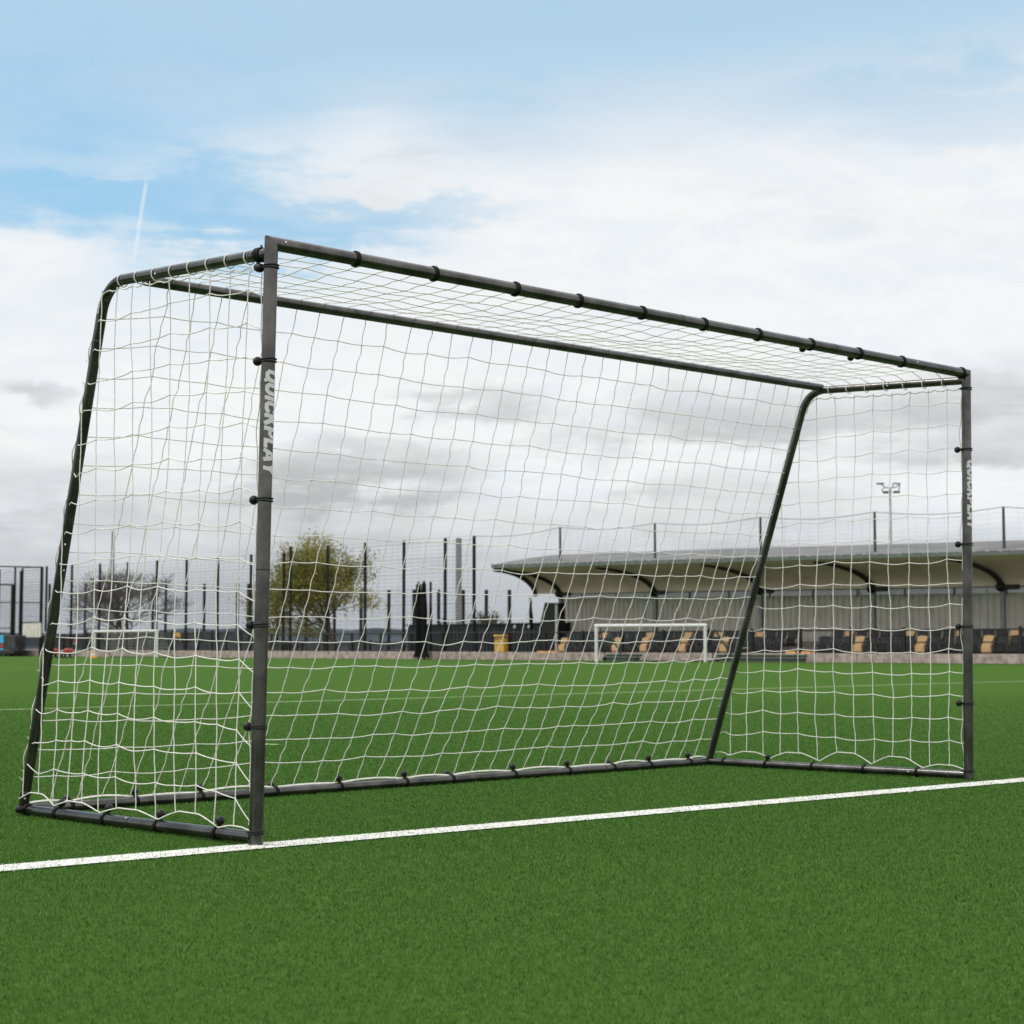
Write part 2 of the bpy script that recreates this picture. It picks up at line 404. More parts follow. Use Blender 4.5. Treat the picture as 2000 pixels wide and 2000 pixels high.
P_, D_ = field(1150000)
keepd = rng.random(len(P_)) < np.clip((24.0-D_)/15.0, 0, 1); P_, D_ = P_[keepd], D_[keepd]
LAn, LNn = np.array(LA[:2]), np.array(LN[:2])
dist = (P_-LAn)@LNn
jit = rng.normal(0, .006, len(P_))
spk = np.array([noise.noise(Vector((p[0]*26, p[1]*26, 0))) for p in P_[np.abs(dist) < LW]])
onk = np.zeros(len(P_)); onk[np.abs(dist) < LW] = spk
on = (np.abs(dist+jit) < LW/2) & ~((onk > -.15) & (rng.random(len(P_)) < np.clip(.25+.9*onk, .08, .8)))
bd = np.array((BLB-BLA).normalized()[:2]); bn_ = np.array([-bd[1], bd[0]])
rel = P_-np.array(BLA[:2]); onb = (np.abs(rel@bn_+rng.normal(0, .03, len(P_))) < .06) & (rel@bd > 0) & (rng.random(len(P_)) < .30)
for nm, sel, m in (("turf", ~on & ~onb, M["blade"]), ("white_turf_fibres", on & (rng.random(len(P_)) < .97), M["wblade"]), ("blue_turf_fibres", onb & ~on, M["bblade"])):
    pp, dd = P_[sel], D_[sel]; sc = (dd/3.0)**.5
    o = blades(nm, pp, .0072*np.minimum(sc, 1.25), .00145*sc, m, len(nm))
    if nm == "turf": tag(o, "short bright green artificial turf fibres covering the near pitch", "turf")
    elif nm.startswith("white"): tag(o, "white fibres of the painted goal line across the turf", "turf line")
    else: tag(o, "faint blue green fibres of a faded line in the near turf", "turf line")

# ---------------------------------------------------------------- the football goal
H = 1.83; RP, RB = .0215, .0185
FLB = G(499.5, 1652); FRB = G(1892, 1524)
FLT = near(530, 475, FLB+Vector((0, 0, H))); FRT = near(1887, 730, FRB+Vector((0, 0, H)))
RLB = G(45, 1581, RB); RRB = G(1384, 1487, RB)
def on_plane(u, v, A, B, C):
    n = (B-A).cross(C-A); d = ray(u, v); return CAM+d*((A-CAM).dot(n)/d.dot(n))
CL = on_plane(208.5, 552, FLB, FLT, RLB); CR = on_plane(1577.5, 764, FRB, FRT, RRB)
BBL = on_plane(283, 547.5, FLB, FLT, RLB); BBR = on_plane(1604, 757.5, FRB, FRT, RRB)
goal = empty("football_goal", ((FLB.x+FRB.x)/2, (FLB.y+FRB.y)/2, 0), "large charcoal tube football goal with white net standing on the goal line in the foreground", "football goal")
wx = (FRT-FLT).normalized(); upL = (FLT-FLB).normalized(); upR = (FRT-FRB).normalized()
def lerp(A, B, k): return A+(B-A)*k
def tubeobj(name, pts, r, n=28, n0=None, n1=None, m="tube"):
    b = MB(); b.tube(pts, r, n, n0=n0, n1=n1); return b.build(name, M[m], goal)
postL = tubeobj("post", [FLB, FLT], RP, n1=(upL+wx).normalized())
postR = tubeobj("post", [FRB, FRT], RP, n1=(upR-wx).normalized())
bar = tubeobj("crossbar", [FLT, FRT], RP, n0=(upL+wx).normalized(), n1=(upR-wx).normalized())
def bent(A, C, B, rad=.13, n=10):
    d1 = (A-C).normalized(); d2 = (B-C).normalized(); half = d1.angle(d2)/2; L = rad/math.tan(half)
    p0, p1 = C+d1*L, C+d2*L; ctr = C+(d1+d2).normalized()*(rad/math.sin(half))
    a, b_ = p0-ctr, p1-ctr; ang = a.angle(b_); out = [A]
    for i in range(n+1):
        k = i/n; out.append(ctr+(a*math.sin((1-k)*ang)+b_*math.sin(k*ang))/math.sin(ang))
    return out+[B]
bk = Vector((0, 1, 0))
TL = FLT-upL*.030+bk*.012; TR = FRT-upR*.030+bk*.012
pathL = bent(TL, CL, RLB); pathR = bent(TR, CR, RRB)
stL = tubeobj("rear_stanchion", pathL, RB, 20); stR = tubeobj("rear_stanchion", pathR, RB, 20)
bb = tubeobj("rear_top_bar", [BBL, BBR], RB, 20)
SGL = FLB+Vector((0, .015, RB+.006)); SGR = FRB+Vector((0, .015, RB+.006))
gl = tubeobj("ground_bar", [SGL, RLB], RB, 20); gr_ = tubeobj("ground_bar", [SGR, RRB], RB, 20); gb = tubeobj("ground_bar", [RLB, RRB], RB, 20)
# joint rings and steel buttons along the tubes
def ringpart(A, B, par, r, u=None, v=None, m="ring", w_=.004):
    k = t_at(A, B, u, v); c = lerp(A, B, k); d = (B-A).normalized()
    b = MB(); b.tube([c-d*w_/2, c+d*w_/2], r+.0006, 24); return b.build("joint_ring", M[m], par)
ringpart(FLB, FLT, postL, RP, v=655); ringpart(FLB, FLT, postL, RP, v=1113, m="seam")
ringpart(FRB, FRT, postR, RP, v=857); ringpart(FRB, FRT, postR, RP, v=1165, m="seam")
for u_ in (1000, 1328, 1627): ringpart(FLT, FRT, bar, RP, u=u_, m="seam")
for u_ in (690, 1038, 1352): ringpart(BBL, BBR, bb, RB, u=u_, m="seam")
for u_ in (256,): ringpart(SGL, RLB, gl, RB, u=u_, m="seam")
ringpart(SGL, RLB, gl, RB, u=460); ringpart(SGR, RRB, gr_, RB, u=1619); ringpart(SGR, RRB, gr_, RB, u=1855)
ringpart(RLB, RRB, gb, RB, u=821, m="seam"); ringpart(RLB, RRB, gb, RB, u=1180, m="seam")
ringpart(CL, RLB, stL, RB, v=1545); ringpart(CL, RLB, stL, RB, v=665); ringpart(CR, RRB, stR, RB, v=836)
ringpart(TL, CL, stL, RB, u=492)
def button(A, B, par, r, u=None, v=None, side=None):
    c = lerp(A, B, t_at(A, B, u, v)); d = (CAM-c); ax = (B-A).normalized(); d = (d-ax*d.dot(ax)).normalized()
    if side: d = (d+Vector(side)).normalized(); d = (d-ax*d.dot(ax)).normalized()
    b = MB(); b.ball(c+d*r, .0038, 8, 6); return b.build("spring_button", M["rivet"], par)
button(TL, CL, stL, RB, u=312); button(TR, CR, stR, RB, u=1737); button(FLT, FRT, bar, RP, u=1785, side=(0, 0, .5)); button(CL, RLB, stL, RB, v=1062)
button(CL, RLB, stL, RB, v=1557); button(CL, RLB, stL, RB, v=1112, side=(.5, 0, 0)); button(SGL, RLB, gl, RB, u=252, side=(0, 0, 1)); button(SGR, RRB, gr_, RB, u=1778)
button(FLT, FRT, bar, RP, u=551, side=(0, 0, .5))

# elastic ball ties
tie_me, ball_me = {}, None
def make_tie(r):
    b = MB()
    for off, tilt in ((-.0035, .05), (.0035, -.04)):
        pts = []
        for i in range(26):
            a = 2*math.pi*i/26; pts.append(Vector((math.cos(a)*(r+.0028), math.sin(a)*(r+.0028), off+math.cos(a)*tilt*r)))
        b.tube(pts, .0027, 7, closed=True)
    b.tube([(r+.003, 0, -.003), (r+.007, 0, 0), (r+.012, 0, 0)], .0034, 7)
    o = b.build("bungee_tie", M["rubber"]); me = o.data; bpy.data.objects.remove(o); return me
for nm, r in (("p", RP), ("b", RB)):
    b = MB(); tie_me[nm] = make_tie(r)
b = MB(); b.ball((0, 0, 0), .0145, 18, 12); b.ball((-.0105, 0, 0), .0062, 10, 6); o = b.build("ball", M["ball"]); ball_me = o.data; bpy.data.objects.remove(o)
def tie(A, B, kind, u=None, v=None, dirn=(0, 1, 0), roll=0.0, ball=True, k=None):
    k = t_at(A, B, u, v) if k is None else k
    c = lerp(A, B, k); z = (B-A).normalized(); x = Vector(dirn)-z*Vector(dirn).dot(z); x.normalize()
    z = (z+x.orthogonal()*random.uniform(-.05, .05)).normalized(); x = (x-z*x.dot(z)).normalized(); y = z.cross(x)
    mw = Matrix((x, y, z)).transposed().to_4x4(); mw.translation = c-goal.location
    o = bpy.data.objects.new("bungee_tie", tie_me[kind]); COL.objects.link(o); o.parent = goal; o.matrix_local = mw
    if ball:
        q_ = bpy.data.objects.new("ball", ball_me); COL.objects.link(q_); q_.parent = o
        q_.location = ((RP if kind == "p" else RB)+.0200, 0, 0)
    return c
for v_ in (521, 704, 976, 1221, 1420, 1626): tie(FLB, FLT, "p", v=v_, dirn=(-.35, 1, .05), ball=v_ < 1600)
for v_ in (759, 878, 1063, 1224, 1374, 1506): tie(FRB, FRT, "p", v=v_, dirn=(-.45, 1, .0), ball=v_ not in (759, 1506))
for u_ in (694, 847, 1006, 1129, 1253, 1373, 1479, 1582, 1676, 1760, 1877): tie(FLT, FRT, "p", u=u_, dirn=(0, 1, .30 if u_ not in (1582, 1676) else -.35))
tie(TL, CL, "b", u=505, dirn=(0, .15, -1)); tie(TL, CL, "b", u=510, dirn=(0, .1, 1), ball=False)
kL = [(113, (.4, 0, 1)), (207, (.3, 0, 1)), (310, (.2, 0, 1)), (425, (.25, 0, 1))]
SBL = [(lerp(SGL, RLB, t_at(SGL, RLB, u=u_))-SGL).length for u_, _ in kL]
for u_, dn in kL: tie(SGL, RLB, "b", u=u_, dirn=dn)
tie(SGL, RLB, "b", k=.97, dirn=(-1, -.4, .15))
kR = [1415, 1497, 1588, 1688, 1792]
SBR = [(lerp(SGR, RRB, t_at(SGR, RRB, u=u_))-SGR).length for u_ in kR]
for u_ in kR: tie(SGR, RRB, "b", u=u_, dirn=(.35, 0, 1), ball=u_ in (1497,))
kB = [138, 265, 393, 538, 664, 792, 882, 1004, 1110, 1197, 1269, 1346]
SBB = [t_at(RLB, RRB, u=u_) for u_ in kB]
for i, u_ in enumerate(kB): tie(RLB, RRB, "b", u=u_, dirn=(0, .25 if i % 3 else 1.2, 1))

# lettering down both posts, wrapped round the tube
GLYPH = {
 "Q": (.90, [([(.30, .86), (.56, .86), (.72, .70), (.72, .30), (.56, .14), (.30, .14), (.14, .30), (.14, .70), (.30, .86), (.56, .86)], .27), ([(.50, .34), (.84, -.06)], .22)]),
 "U": (.90, [([(.15, 1), (.15, .30), (.30, .14), (.56, .14), (.71, .30), (.71, 1)], .27)]),
 "I": (.36, [([(.16, 0), (.16, 1)], .28)]),
 "C": (.86, [([(.74, .64), (.70, .78), (.56, .86), (.30, .86), (.14, .70), (.14, .30), (.30, .14), (.56, .14), (.70, .22), (.74, .36)], .27)]),
 "K": (.88, [([(.15, 0), (.15, 1)], .28), ([(.20, .40), (.70, 1.0)], .27), ([(.36, .62), (.74, 0.0)], .28)]),
 "P": (.82, [([(.15, 0), (.15, 1)], .28), ([(.15, .87), (.52, .87), (.66, .76), (.66, .54), (.52, .43), (.15, .43)], .25)]),
 "L": (.72, [([(.15, 1), (.15, .13), (.68, .13)], .27)]),
 "A": (.92, [([(.10, 0), (.42, 1.0)], .27), ([(.44, 1.0), (.78, 0)], .27), ([(.24, .27), (.64, .27)], .20)]),
 "Y": (.86, [([(.10, 1), (.42, .46)], .27), ([(.78, 1), (.42, .46)], .27), ([(.42, .56), (.42, 0)], .27)])}
def lettering(A, B, v0, v1, par, az_):
    pa, pb = lerp(A, B, t_at(A, B, v=v0)), lerp(A, B, t_at(A, B, v=v1)); ax = (pb-pa); L = ax.length; ax.normalize()
    capw = .0440; word = "QUICKPLAY"; shear = .20; tot = sum(GLYPH[c][0] for c in word)+shear-.08; kx = L/tot
    e1 = Vector((math.sin(az_), math.cos(az_), 0)); e1 = (e1-ax*e1.dot(ax)).normalized(); e2 = ax.cross(e1)
    mb = MB(); x0 = 0.0; ns = 0
    for ch in word:
        adv, strokes = GLYPH[ch]
        for pts, wd in strokes:
            ns += 1; rr = RP+.0006+.00006*(ns % 5)
            P = [Vector((x, y, 0)) for x, y in pts]; prs = []
            for i, p in enumerate(P):
                d0 = (p-P[i-1]).normalized() if i else None; d1 = (P[i+1]-p).normalized() if i < len(P)-1 else None
                d = ((d0 or d1)+(d1 or d0)).normalized(); n_ = Vector((-d.y, d.x, 0)); c_ = n_.dot(Vector((-(d1 or d0).y, (d1 or d0).x, 0)))
                prs.append((p+n_*wd/2/max(.5, c_), p-n_*wd/2/max(.5, c_)))
            for (a0, b0_), (a1, b1_) in zip(prs, prs[1:]):
                m_ = 8; vs = []
                for i in range(m_+1):
                    for j in range(5):
                        q_ = (a0*(1-i/m_)+a1*i/m_)*(1-j/4)+(b0_*(1-i/m_)+b1_*i/m_)*j/4
                        y = min(1.0, max(-.1, q_.y)); th = y*capw/rr; s_ = (x0+q_.x+shear*y)*kx
                        vs.append(pa+ax*s_+(e1*math.cos(th)-e2*math.sin(th))*rr)
                mb.add(vs, [(i*5+j, i*5+j+1, i*5+5+j+1, i*5+5+j) for i in range(m_) for j in range(4)])
        x0 += adv
    return mb.build("lettering", M["letter"], par)
def face_az(P): d = CAM-P; return math.atan2(d.x, d.y)
# baseline runs a little left of the tube's centre as seen from the pitch
lettering(FLB, FLT, 722, 930, postL, face_az(FLB)+R(20))
lettering(FRB, FRT, 898, 1034, postR, face_az(FRB)-R(4))

# ---- nets
NR = .0019
def wob(p, s=3.0): return noise.noise_vector(Vector(p)*s)
def strand(mb, pts, r=NR, n=5): mb.tube(pts, r, n, caps=False)
def sagline(P, sag, rs, sub=4, lat=None):
    out = []
    for i in range(len(P)-1):
        A, B = P[i], P[i+1]; L = (B-A).length; sg = sag*random.uniform(.3, 1.5); sk = random.uniform(-.006, .006)
        for j in range(sub):
            k = j/sub; q_ = lerp(A, B, k)
            q_ = q_+Vector((0, 0, -sg*L*math.sin(math.pi*k)))
            if lat is not None: q_ = q_+lat*(sk*math.sin(2*math.pi*k))
            out.append(q_)
    out.append(P[-1]); return out
def knot(mb, p, r=.0034): mb.ball(p, r, 6, 4)
CELL = .104
def side_net(F0, T, C, B0, outward, sb, seed, near_side):
    random.seed(seed)
    mb = MB(); up = upL if near_side else upR; bk_ = (B0-F0); bk_ = (bk_-up*bk_.dot(up)).normalized(); out = Vector(outward)
    def st(P): d = P-F0; return d.dot(bk_), d.dot(up)
    (cs, cz), (bs, bz), (ts, tz) = st(C), st(B0), st(T)
    def top(s): return tz+(cz-tz)*(s-ts)/(cs-ts)
    def rear_s(z): return bs+(cs-bs)*(z-bz)/(cz-bz)
    def rear_z(s): return bz+(cz-bz)*(s-bs)/(cs-bs)
    def topz(s): return min(top(s)-.022 if s < cs+.02 else 9, rear_z(s) if s > cs else 9, top(min(s, cs))-.03)
    ss = sorted(sb)
    def bot(s):      # scalloped lower edge between the ties
        pts = [0.0]+ss+[bs]
        for a, b in zip(pts, pts[1:]):
            if a <= s <= b:
                k = (s-a)/max(1e-5, b-a); hh_ = (.036 if b-a > .2 else .012)*(1+.35*math.sin(a*17+seed))
                e = min(1, min(k, 1-k)/.34); return .038+hh_*(e*(1.25-.25*e))
        return .05
    def P3(s, z, jit=True):
        rs_ = rear_s(min(max(z, bz), cz)); e = max(0, 1-abs(s-rs_)/.5) if s < rs_ else 1
        o_ = (RB+.003)*min(1, .25+s*1.6) + .016*math.sin(s*5+z*4+seed)*math.sin(math.pi*min(1, max(0, s/max(rs_, .1))))
        zz = z
        p = F0+bk_*s+up*zz+out*o_
        if jit: w_ = wob((s*1.0+seed, z, 1), 4.5); p += bk_*(w_.x*.005)+up*(w_.y*.004)
        return p
    ncol = int(bs/CELL)
    zrows = [.055+CELL*j for j in range(1, 18)]
    def drop(s, z):
        lowk = max(0, 1-z/1.1)
        return (-(.075*lowk+.02) if near_side else .012)*math.exp(-s/.12)-.03*lowk*math.exp(-abs(rear_s(z)-s)/.15)+.006*math.sin(s*7+z*3)
    jz = {}
    def node(i, j):
        if (i, j) not in jz: jz[i, j] = (random.uniform(-.005, .005), random.uniform(-.005, .005)+(.0045 if i % 2 else -.0045))
        a, b = jz[i, j]; s = CELL*i; z = zrows[j]; return s+a, z+b+drop(s, z)
    # columns
    for i in range(1, ncol+1):
        s = CELL*i
        if s > bs-.03: continue
        zt = topz(s); P = [P3(s, bot(s))]
        for j in range(len(zrows)):
            a, b = node(i, j)
            if b > bot(s)+.03 and b < zt-.03: P.append(P3(a, b)); knot(mb, P[-1])
        P.append(P3(s, zt))
        strand(mb, sagline(P, 0, 0, 3, bk_*.4))
    # rows
    for j, z in enumerate(zrows):
        rs_ = rear_s(min(z, cz))
        if z > topz(.25)-.02 and z > top(0)-.06: continue
        P = [P3(.018, max(.05, z+drop(0, z)-.01))]
        for i in range(1, ncol+1):
            a, b = node(i, j)
            if a > rs_-.03 or b > topz(a)-.02 or b < bot(a): 
                continue
            P.append(P3(a, b))
        if z < cz-.02: P.append(P3(rs_-.03+random.uniform(-.01, .01), z+random.uniform(-.02, .01))); P.append(P3(rs_+RB*.9, z+random.uniform(-.02, .02))-out*RB*.8)
        if len(P) > 1: strand(mb, sagline(P, .030, 0, 5))
    # bottom rope, post rope, top rope and loops, rear rope
    strand(mb, [P3(.02+(bs-.03)*k/90, bot(.02+(bs-.03)*k/90)) for k in range(91)], NR*1.2)
    P = []
    for k in range(60): z = .06+(tz-.12)*k/59; P.append(P3(.030+.007*math.sin(z*14+seed)+.004*math.sin(z*41), z, False))
    strand(mb, P, NR*1.1)
    P = [P3(.03+(cs-.05)*k/40, topz(.03+(cs-.05)*k/40)-.004-.010*abs(math.sin(k*.9)), False) for k in range(41)]
    P += [P3(rear_s(z)-.012, z, False) for z in (cz-.07, cz-.11)]
    strand(mb, P, NR*1.25)
    axT = (C-T).normalized()
    for i in range(1, int((cs-.06)/CELL)+1):
        s = CELL*i+.01; c = F0+bk_*s+up*top(s); axt = (axT+up*random.uniform(-.15, .15)).normalized()
        mb.ring(c-up*.003, axt, RB+.0035, NR*1.1, 16, 5)
    # rope laced along the rear tube: runs on its outer edge and crosses in front at intervals
    P = []; nz = 90
    for k in range(nz+1):
        z = cz-.10-(cz-.10-.06)*k/nz; ph = math.sin(k*2*math.pi/9.5+seed)
        sft = RB*(1.02 if ph < .55 else .2+.6*random.random())
        P.append(P3(rear_s(z)+sft, z, False)-out*(RB*(.75 if ph < .55 else -.08)))
    sm = [P[0]]+[(P[i-1]+P[i]*2+P[i+1])/4 for i in range(1, nz)]+[P[-1]]
    strand(mb, sm, NR*1.2)
    for k in range(16):    # frayed knots
        z = random.uniform(.1, cz-.2); c = P3(rear_s(z)+RB, z, False)-out*RB*.7
        for q_ in range(3):
            d = Vector((random.uniform(-1, 1), random.uniform(-.2, 1), random.uniform(-1, 1)))*.014
            mb.tube([c, c+d*.5, c+d], [.0012, .001, .0006], 4, caps=False)
        knot(mb, c, .0042)
    o = mb.build("side_net", M["net"], goal); return o
side_net(FLB, TL, CL, RLB, (-1, 0, 0), SBL, 3, True)
side_net(FRB, TR, CR, RRB, (1, 0, 0), SBR, 11, False)

def back_net():
    random.seed(21); mb = MB(); nc = 35
    off = RB+.003
    tl, tr = BBL+Vector((0, off, .004)), BBR+Vector((0, off, .004)); bl, br = RLB+Vector((0, .010, off*.55)), RRB+Vector((0, .010, off*.55))
    Ls = (bl-tl).length; nr = int(Ls/CELL)
    nrm = (tr-tl).cross(bl-tl).normalized()
    if nrm.z > 0: nrm = -nrm
    def scal(a):
        pts = [0]+SBB+[1]
        for x, y in zip(pts, pts[1:]):
            if x <= a <= y: k = (a-x)/max(1e-5, y-x); return .003+.009*max(0, math.sin(math.pi*k))**.8*(1+.5*math.sin(x*40))
        return .01
    def P3(a, b):
        A = lerp(tl, tr, a); B = lerp(bl, br, a)+Vector((0, 0, scal(a)))
        p = lerp(A, B, b)
        ed = math.sin(math.pi*min(1, max(0, a)))**.4
        p += nrm*((.050*math.sin(math.pi*b)**1.0+.05*b*b*(1-b)*4)*ed+.007*math.sin(a*21+b*5)*math.sin(math.pi*b))
        return p
    jn = {}
    def on_tube(path, z):
        for A, B in zip(path[1:], path[2:]):
            if min(A.z, B.z) <= z <= max(A.z, B.z) and abs(A.z-B.z) > 1e-6: return lerp(A, B, (z-A.z)/(B.z-A.z))
        return path[-1].copy() if z < .2 else path[2].copy()
    def node(i, j):
        if (i, j) not in jn and i in (0, nc) and 0 < j < nr:
            jn[i, j] = on_tube(pathL if i == 0 else pathR, P3(i/nc, j/nr).z)+Vector((0, .008, 0))
        if (i, j) not in jn:
            jn[i, j] = P3(i/nc, j/nr)+Vector((random.gauss(0, .0035), 0, random.gauss(0, .0035) if 0 < j < nr else 0))+wob((i*.1, j*.1, 4), 2.2)*(.006 if 0 < j < nr else 0)
        return jn[i, j]
    for i in range(1, nc):
        P = [node(i, j) for j in range(nr+1)]; strand(mb, sagline(P, 0, 0, 3, Vector((1, 0, 0))))
        for j in range(1, nr): knot(mb, P[j], .0032)
    for j in range(1, nr):
        P = [node(i, j) for i in range(nc+1)]; strand(mb, sagline(P, .020, 0, 4))
    strand(mb, [P3(k/220, 1) for k in range(221)], NR*1.3)
    strand(mb, [P3(k/220, 1)+Vector((0, .003, .003)) for k in range(221)], NR)
    mb.build("back_net", M["net"], goal)
    # roof
    random.seed(5); mb = MB()
    fl, fr = FLT+Vector((0, .010, RP+.001)), FRT+Vector((0, .010, RP+.001)); rl, rr = BBL+Vector((0, 0, off)), BBR+Vector((0, 0, off))
    D = (rl-fl).length; nd = 8
    def Q(a, b):
        p = lerp(lerp(fl, fr, a), lerp(rl, rr, a), b)
        return p-Vector((0, 0, 1))*(.022*math.sin(math.pi*min(1, max(b, .0)))*(math.sin(math.pi*a)**.3 if 0 < a < 1 else 0)+.004*math.sin(a*30+b*8)*math.sin(math.pi*b)*math.sin(math.pi*a))
    jn2 = {}
    def node2(i, j):
        if (i, j) not in jn2: jn2[i, j] = Q(i/nc, j/nd)+(Vector((random.gauss(0, .005), random.gauss(0, .004), random.gauss(0, .0025))) if 0 < j < nd else Vector((0, 0, 0)))
        if i == 0: jn2[i, j] = lerp(TL, BBL, j/nd)
        if i == nc: jn2[i, j] = lerp(TR, BBR, j/nd)
        return jn2[i, j]
    for i in range(1, nc):
        strand(mb, sagline([node2(i, j) for j in range(nd+1)], .0, 0, 3, Vector((1, 0, 0))))
    for j in range(1, nd): strand(mb, sagline([node2(i, j) for i in range(nc+1)], .010, 0, 3))
    for i in range(1, nc):
        for j in range(1, nd): knot(mb, node2(i, j), .003)
    mb.build("roof_net", M["net"], goal)
back_net()
random.seed(99)

# ---------------------------------------------------------------- far side: kerb, terrace, fences
XK = 53.0
kw = MB(); yA, yB = 20.0, 175.0; n = 62
for i in range(n):
    y0_, y1_ = yA+(yB-yA)*i/n, yA+(yB-yA)*(i+1)/n-.012; ym = (y0_+y1_)/2
    kw.box((XK+.16, ym, .18+.0005*(ym-40)), (.32, y1_-y0_, .37+.001*(ym-40)), bev=.02)
tag(kw.build("kerb_wall", M["kerb"], loc=(XK, yA, 0)), "low pinkish concrete kerb wall along the far edge of the pitch", "kerb wall")
tr = MB(); tr.box((XK+.33+35, 100, .16), (70, 260, .33)); tag(tr.build("terrace", M["pave"]), kind="structure")

def mesh_fence(name, x, us, vtops, z0, label, group=None, rpost=.06, dense=True, extra_left=0):
    ys = [PX(u, 1100, x).y for u in us]; hs = [PX(u, v, x).z for u, v in zip(us, vtops)]
    for k in range(extra_left): ys.insert(0, ys[0]+(ys[0]-ys[1])); hs.insert(0, hs[0])
    root = empty(name, (x, ys[0], z0), label, "fence", group)
    for y, h in zip(ys, hs):
        b = MB(); b.box((x, y, (z0+h)/2), (rpost*2, rpost*2, h-z0)); b.build("post", M["fence"], root)
    for (ya, ha), (yb, hb) in zip(zip(ys, hs), zip(ys[1:], hs[1:])):
        b = MB(); top_ = min(ha, hb)-.05; nw = int((top_-z0)/.2)
        for i in range(nw+1):
            z = z0+.1+.2*i; b.box((x+.07, (ya+yb)/2, z), (.006, abs(ya-yb)-.02, .008 if i % 4 else .014))
        m_ = int(abs(ya-yb)/.5)
        for i in range(m_+1):
            y = min(ya, yb)+.02+(abs(ya-yb)-.04)*i/max(1, m_); b.box((x+.062, y, (z0+top_)/2), (.004, .004, top_-z0-.05))
        b.build("mesh_panel", M["wire"], root)
    return root
XF = 54.2
mesh_fence("mesh_fence", XF, [91.7, 141, 195.6, 250, 307, 364.7, 426, 490.5, 554.5], [1106, 1103, 1100.6, 1098, 1094.5, 1091, 1087, 1083, 1079], .33,
           "tall black mesh sports fence behind the left far corner of the pitch", extra_left=3)
mesh_fence("mesh_fence", XF, [568, 640, 713.5, 789, 869.6, 926], [1068, 1064.7, 1059.8, 1056, 1051, 1047], .33,
           "tall black mesh sports fence in front of the green tree, ending left of the stand")
mesh_fence("mesh_fence", 96.0, [-40, 30, 98, 168, 232, 300, 325, 400, 465, 486, 543, 599, 654, 706, 760, 809, 857, 905, 950, 995], [1140]*10+[1152]*10, .33,
           "farther and lower looking mesh fence seen through the nearer ones", rpost=.11)
# rear net ropes and posts above the stand roof are built with the ball net below
# gate frame at the far left
gt = empty("gate_enclosure", (XF-1.5, PX(56, 1250, XF-1.5).y, 0), "black tube gate enclosure with two frame heights at the far left", "gate")
xg = XF-1.5
def postat(u, vt, wd=.12, mname="fence", name="post", root=gt, x=xg, z0=.0):
    p = PX(u, vt, x); b = MB(); b.box((p.x, p.y, (p.z+z0)/2), (wd, wd, p.z-z0)); return b.build(name, M[mname], root)
postat(82, 1107, .16); postat(42.5, 1115, .2); postat(26, 1143, .22); postat(30, 1107, .1); postat(-60, 1107, .14)
for (ua, va, ub, vb, wd) in ((-60, 1105, 82, 1108, .10), (-60, 1141, 28, 1142, .10), (-60, 1176, 82, 1177, .07), (42, 1216, 82, 1216, .1), (-60, 1226, 26, 1227, .07)):
    A, B = PX(ua, va, xg), PX(ub, vb, xg); b = MB(); b.tube([A, B], wd/2, 6); b.build("rail", M["fence"], gt)
b = MB()
A, B = PX(-60, 1250, xg), PX(82, 1250, xg)
zt = PX(40, 1110, xg).z
for i in range(int(zt/.2)): b.box((xg+.07, (A.y+B.y)/2, .3+.2*i), (.01, abs(A.y-B.y), .012))
for i in range(60): b.box((xg+.06, A.y+(B.y-A.y)*i/59, zt/2+.1), (.006, .006, zt-.2))
b.build("mesh_panel", M["wire"], gt)
def wallbox(name, u0, u1, vt, vb, x, m, label, cat, thick=.1, parent=None, **kw_):
    A, B = PX(u0, vt, x), PX(u1, vt, x); um = (u0+u1)/2
    zt_ = PX(um, vt, x).z; zb_ = PX(um, vb, x).z; bx_ = MB()
    bx_.box((x+thick/2, (A.y+B.y)/2, (zt_+zb_)/2), (thick, abs(A.y-B.y), zt_-zb_), bev=.015)
    o = bx_.build(name, M[m], parent, loc=(x, (A.y+B.y)/2, zb_) if parent is None else None)
    return tag(o, label, cat) if parent is None else o
# slatted off-white sheet hung on the gate
A, B = PX(45, 1230, xg-.1), PX(80, 1230, xg-.1); zt_, zb_ = PX(62, 1217, xg-.1).z, PX(62, 1244.5, xg-.1).z
b = MB(); n = 9
for i in range(n):
    y = A.y+(B.y-A.y)*(i+.5)/n; b.box((xg-.12, y, (zt_+zb_)/2), (.04+.03*(i % 2), abs(A.y-B.y)/n-.03, zt_-zb_))
b.box((xg-.08, (A.y+B.y)/2, (zt_+zb_)/2), (.03, abs(A.y-B.y), zt_-zb_-.1))
tag(b.build("slatted_sheet", M["cream"], loc=(xg-.1, (A.y+B.y)/2, zb_)), "off-white slatted sheet hanging on the black gate frame", "sheet")

# dark boards behind the left fence
def boards(u0, u1, vt, x, label, m="board", zb=.33, step=1.6):
    A, B = PX(u0, vt, x), PX(u1, vt, x); root = empty("board_fence", (x, (A.y+B.y)/2, zb), label, "board fence")
    n_ = max(1, round(abs(A.y-B.y)/step)); zt2 = PX((u0+u1)/2, vt, x).z
    for i in range(n_):
        y0_, y1_ = A.y+(B.y-A.y)*i/n_, A.y+(B.y-A.y)*(i+1)/n_; b_ = MB()
        hj = random.uniform(-.05, .03)
        for k in range(5):
            z0_ = zb+(zt2+hj-zb)*k/5; z1_ = zb+(zt2+hj-zb)*(k+1)/5-.015
            b_.box((x+random.uniform(0, .015), (y0_+y1_)/2, (z0_+z1_)/2), (.05, abs(y0_-y1_)-.06, z1_-z0_))
        b_.build("board_panel", M[m], root)
        b_ = MB(); b_.box((x-.02, y0_, (zb+zt2+.06)/2), (.12, .1, zt2+.06-zb)); b_.build("post", M["black"], root)
    return root
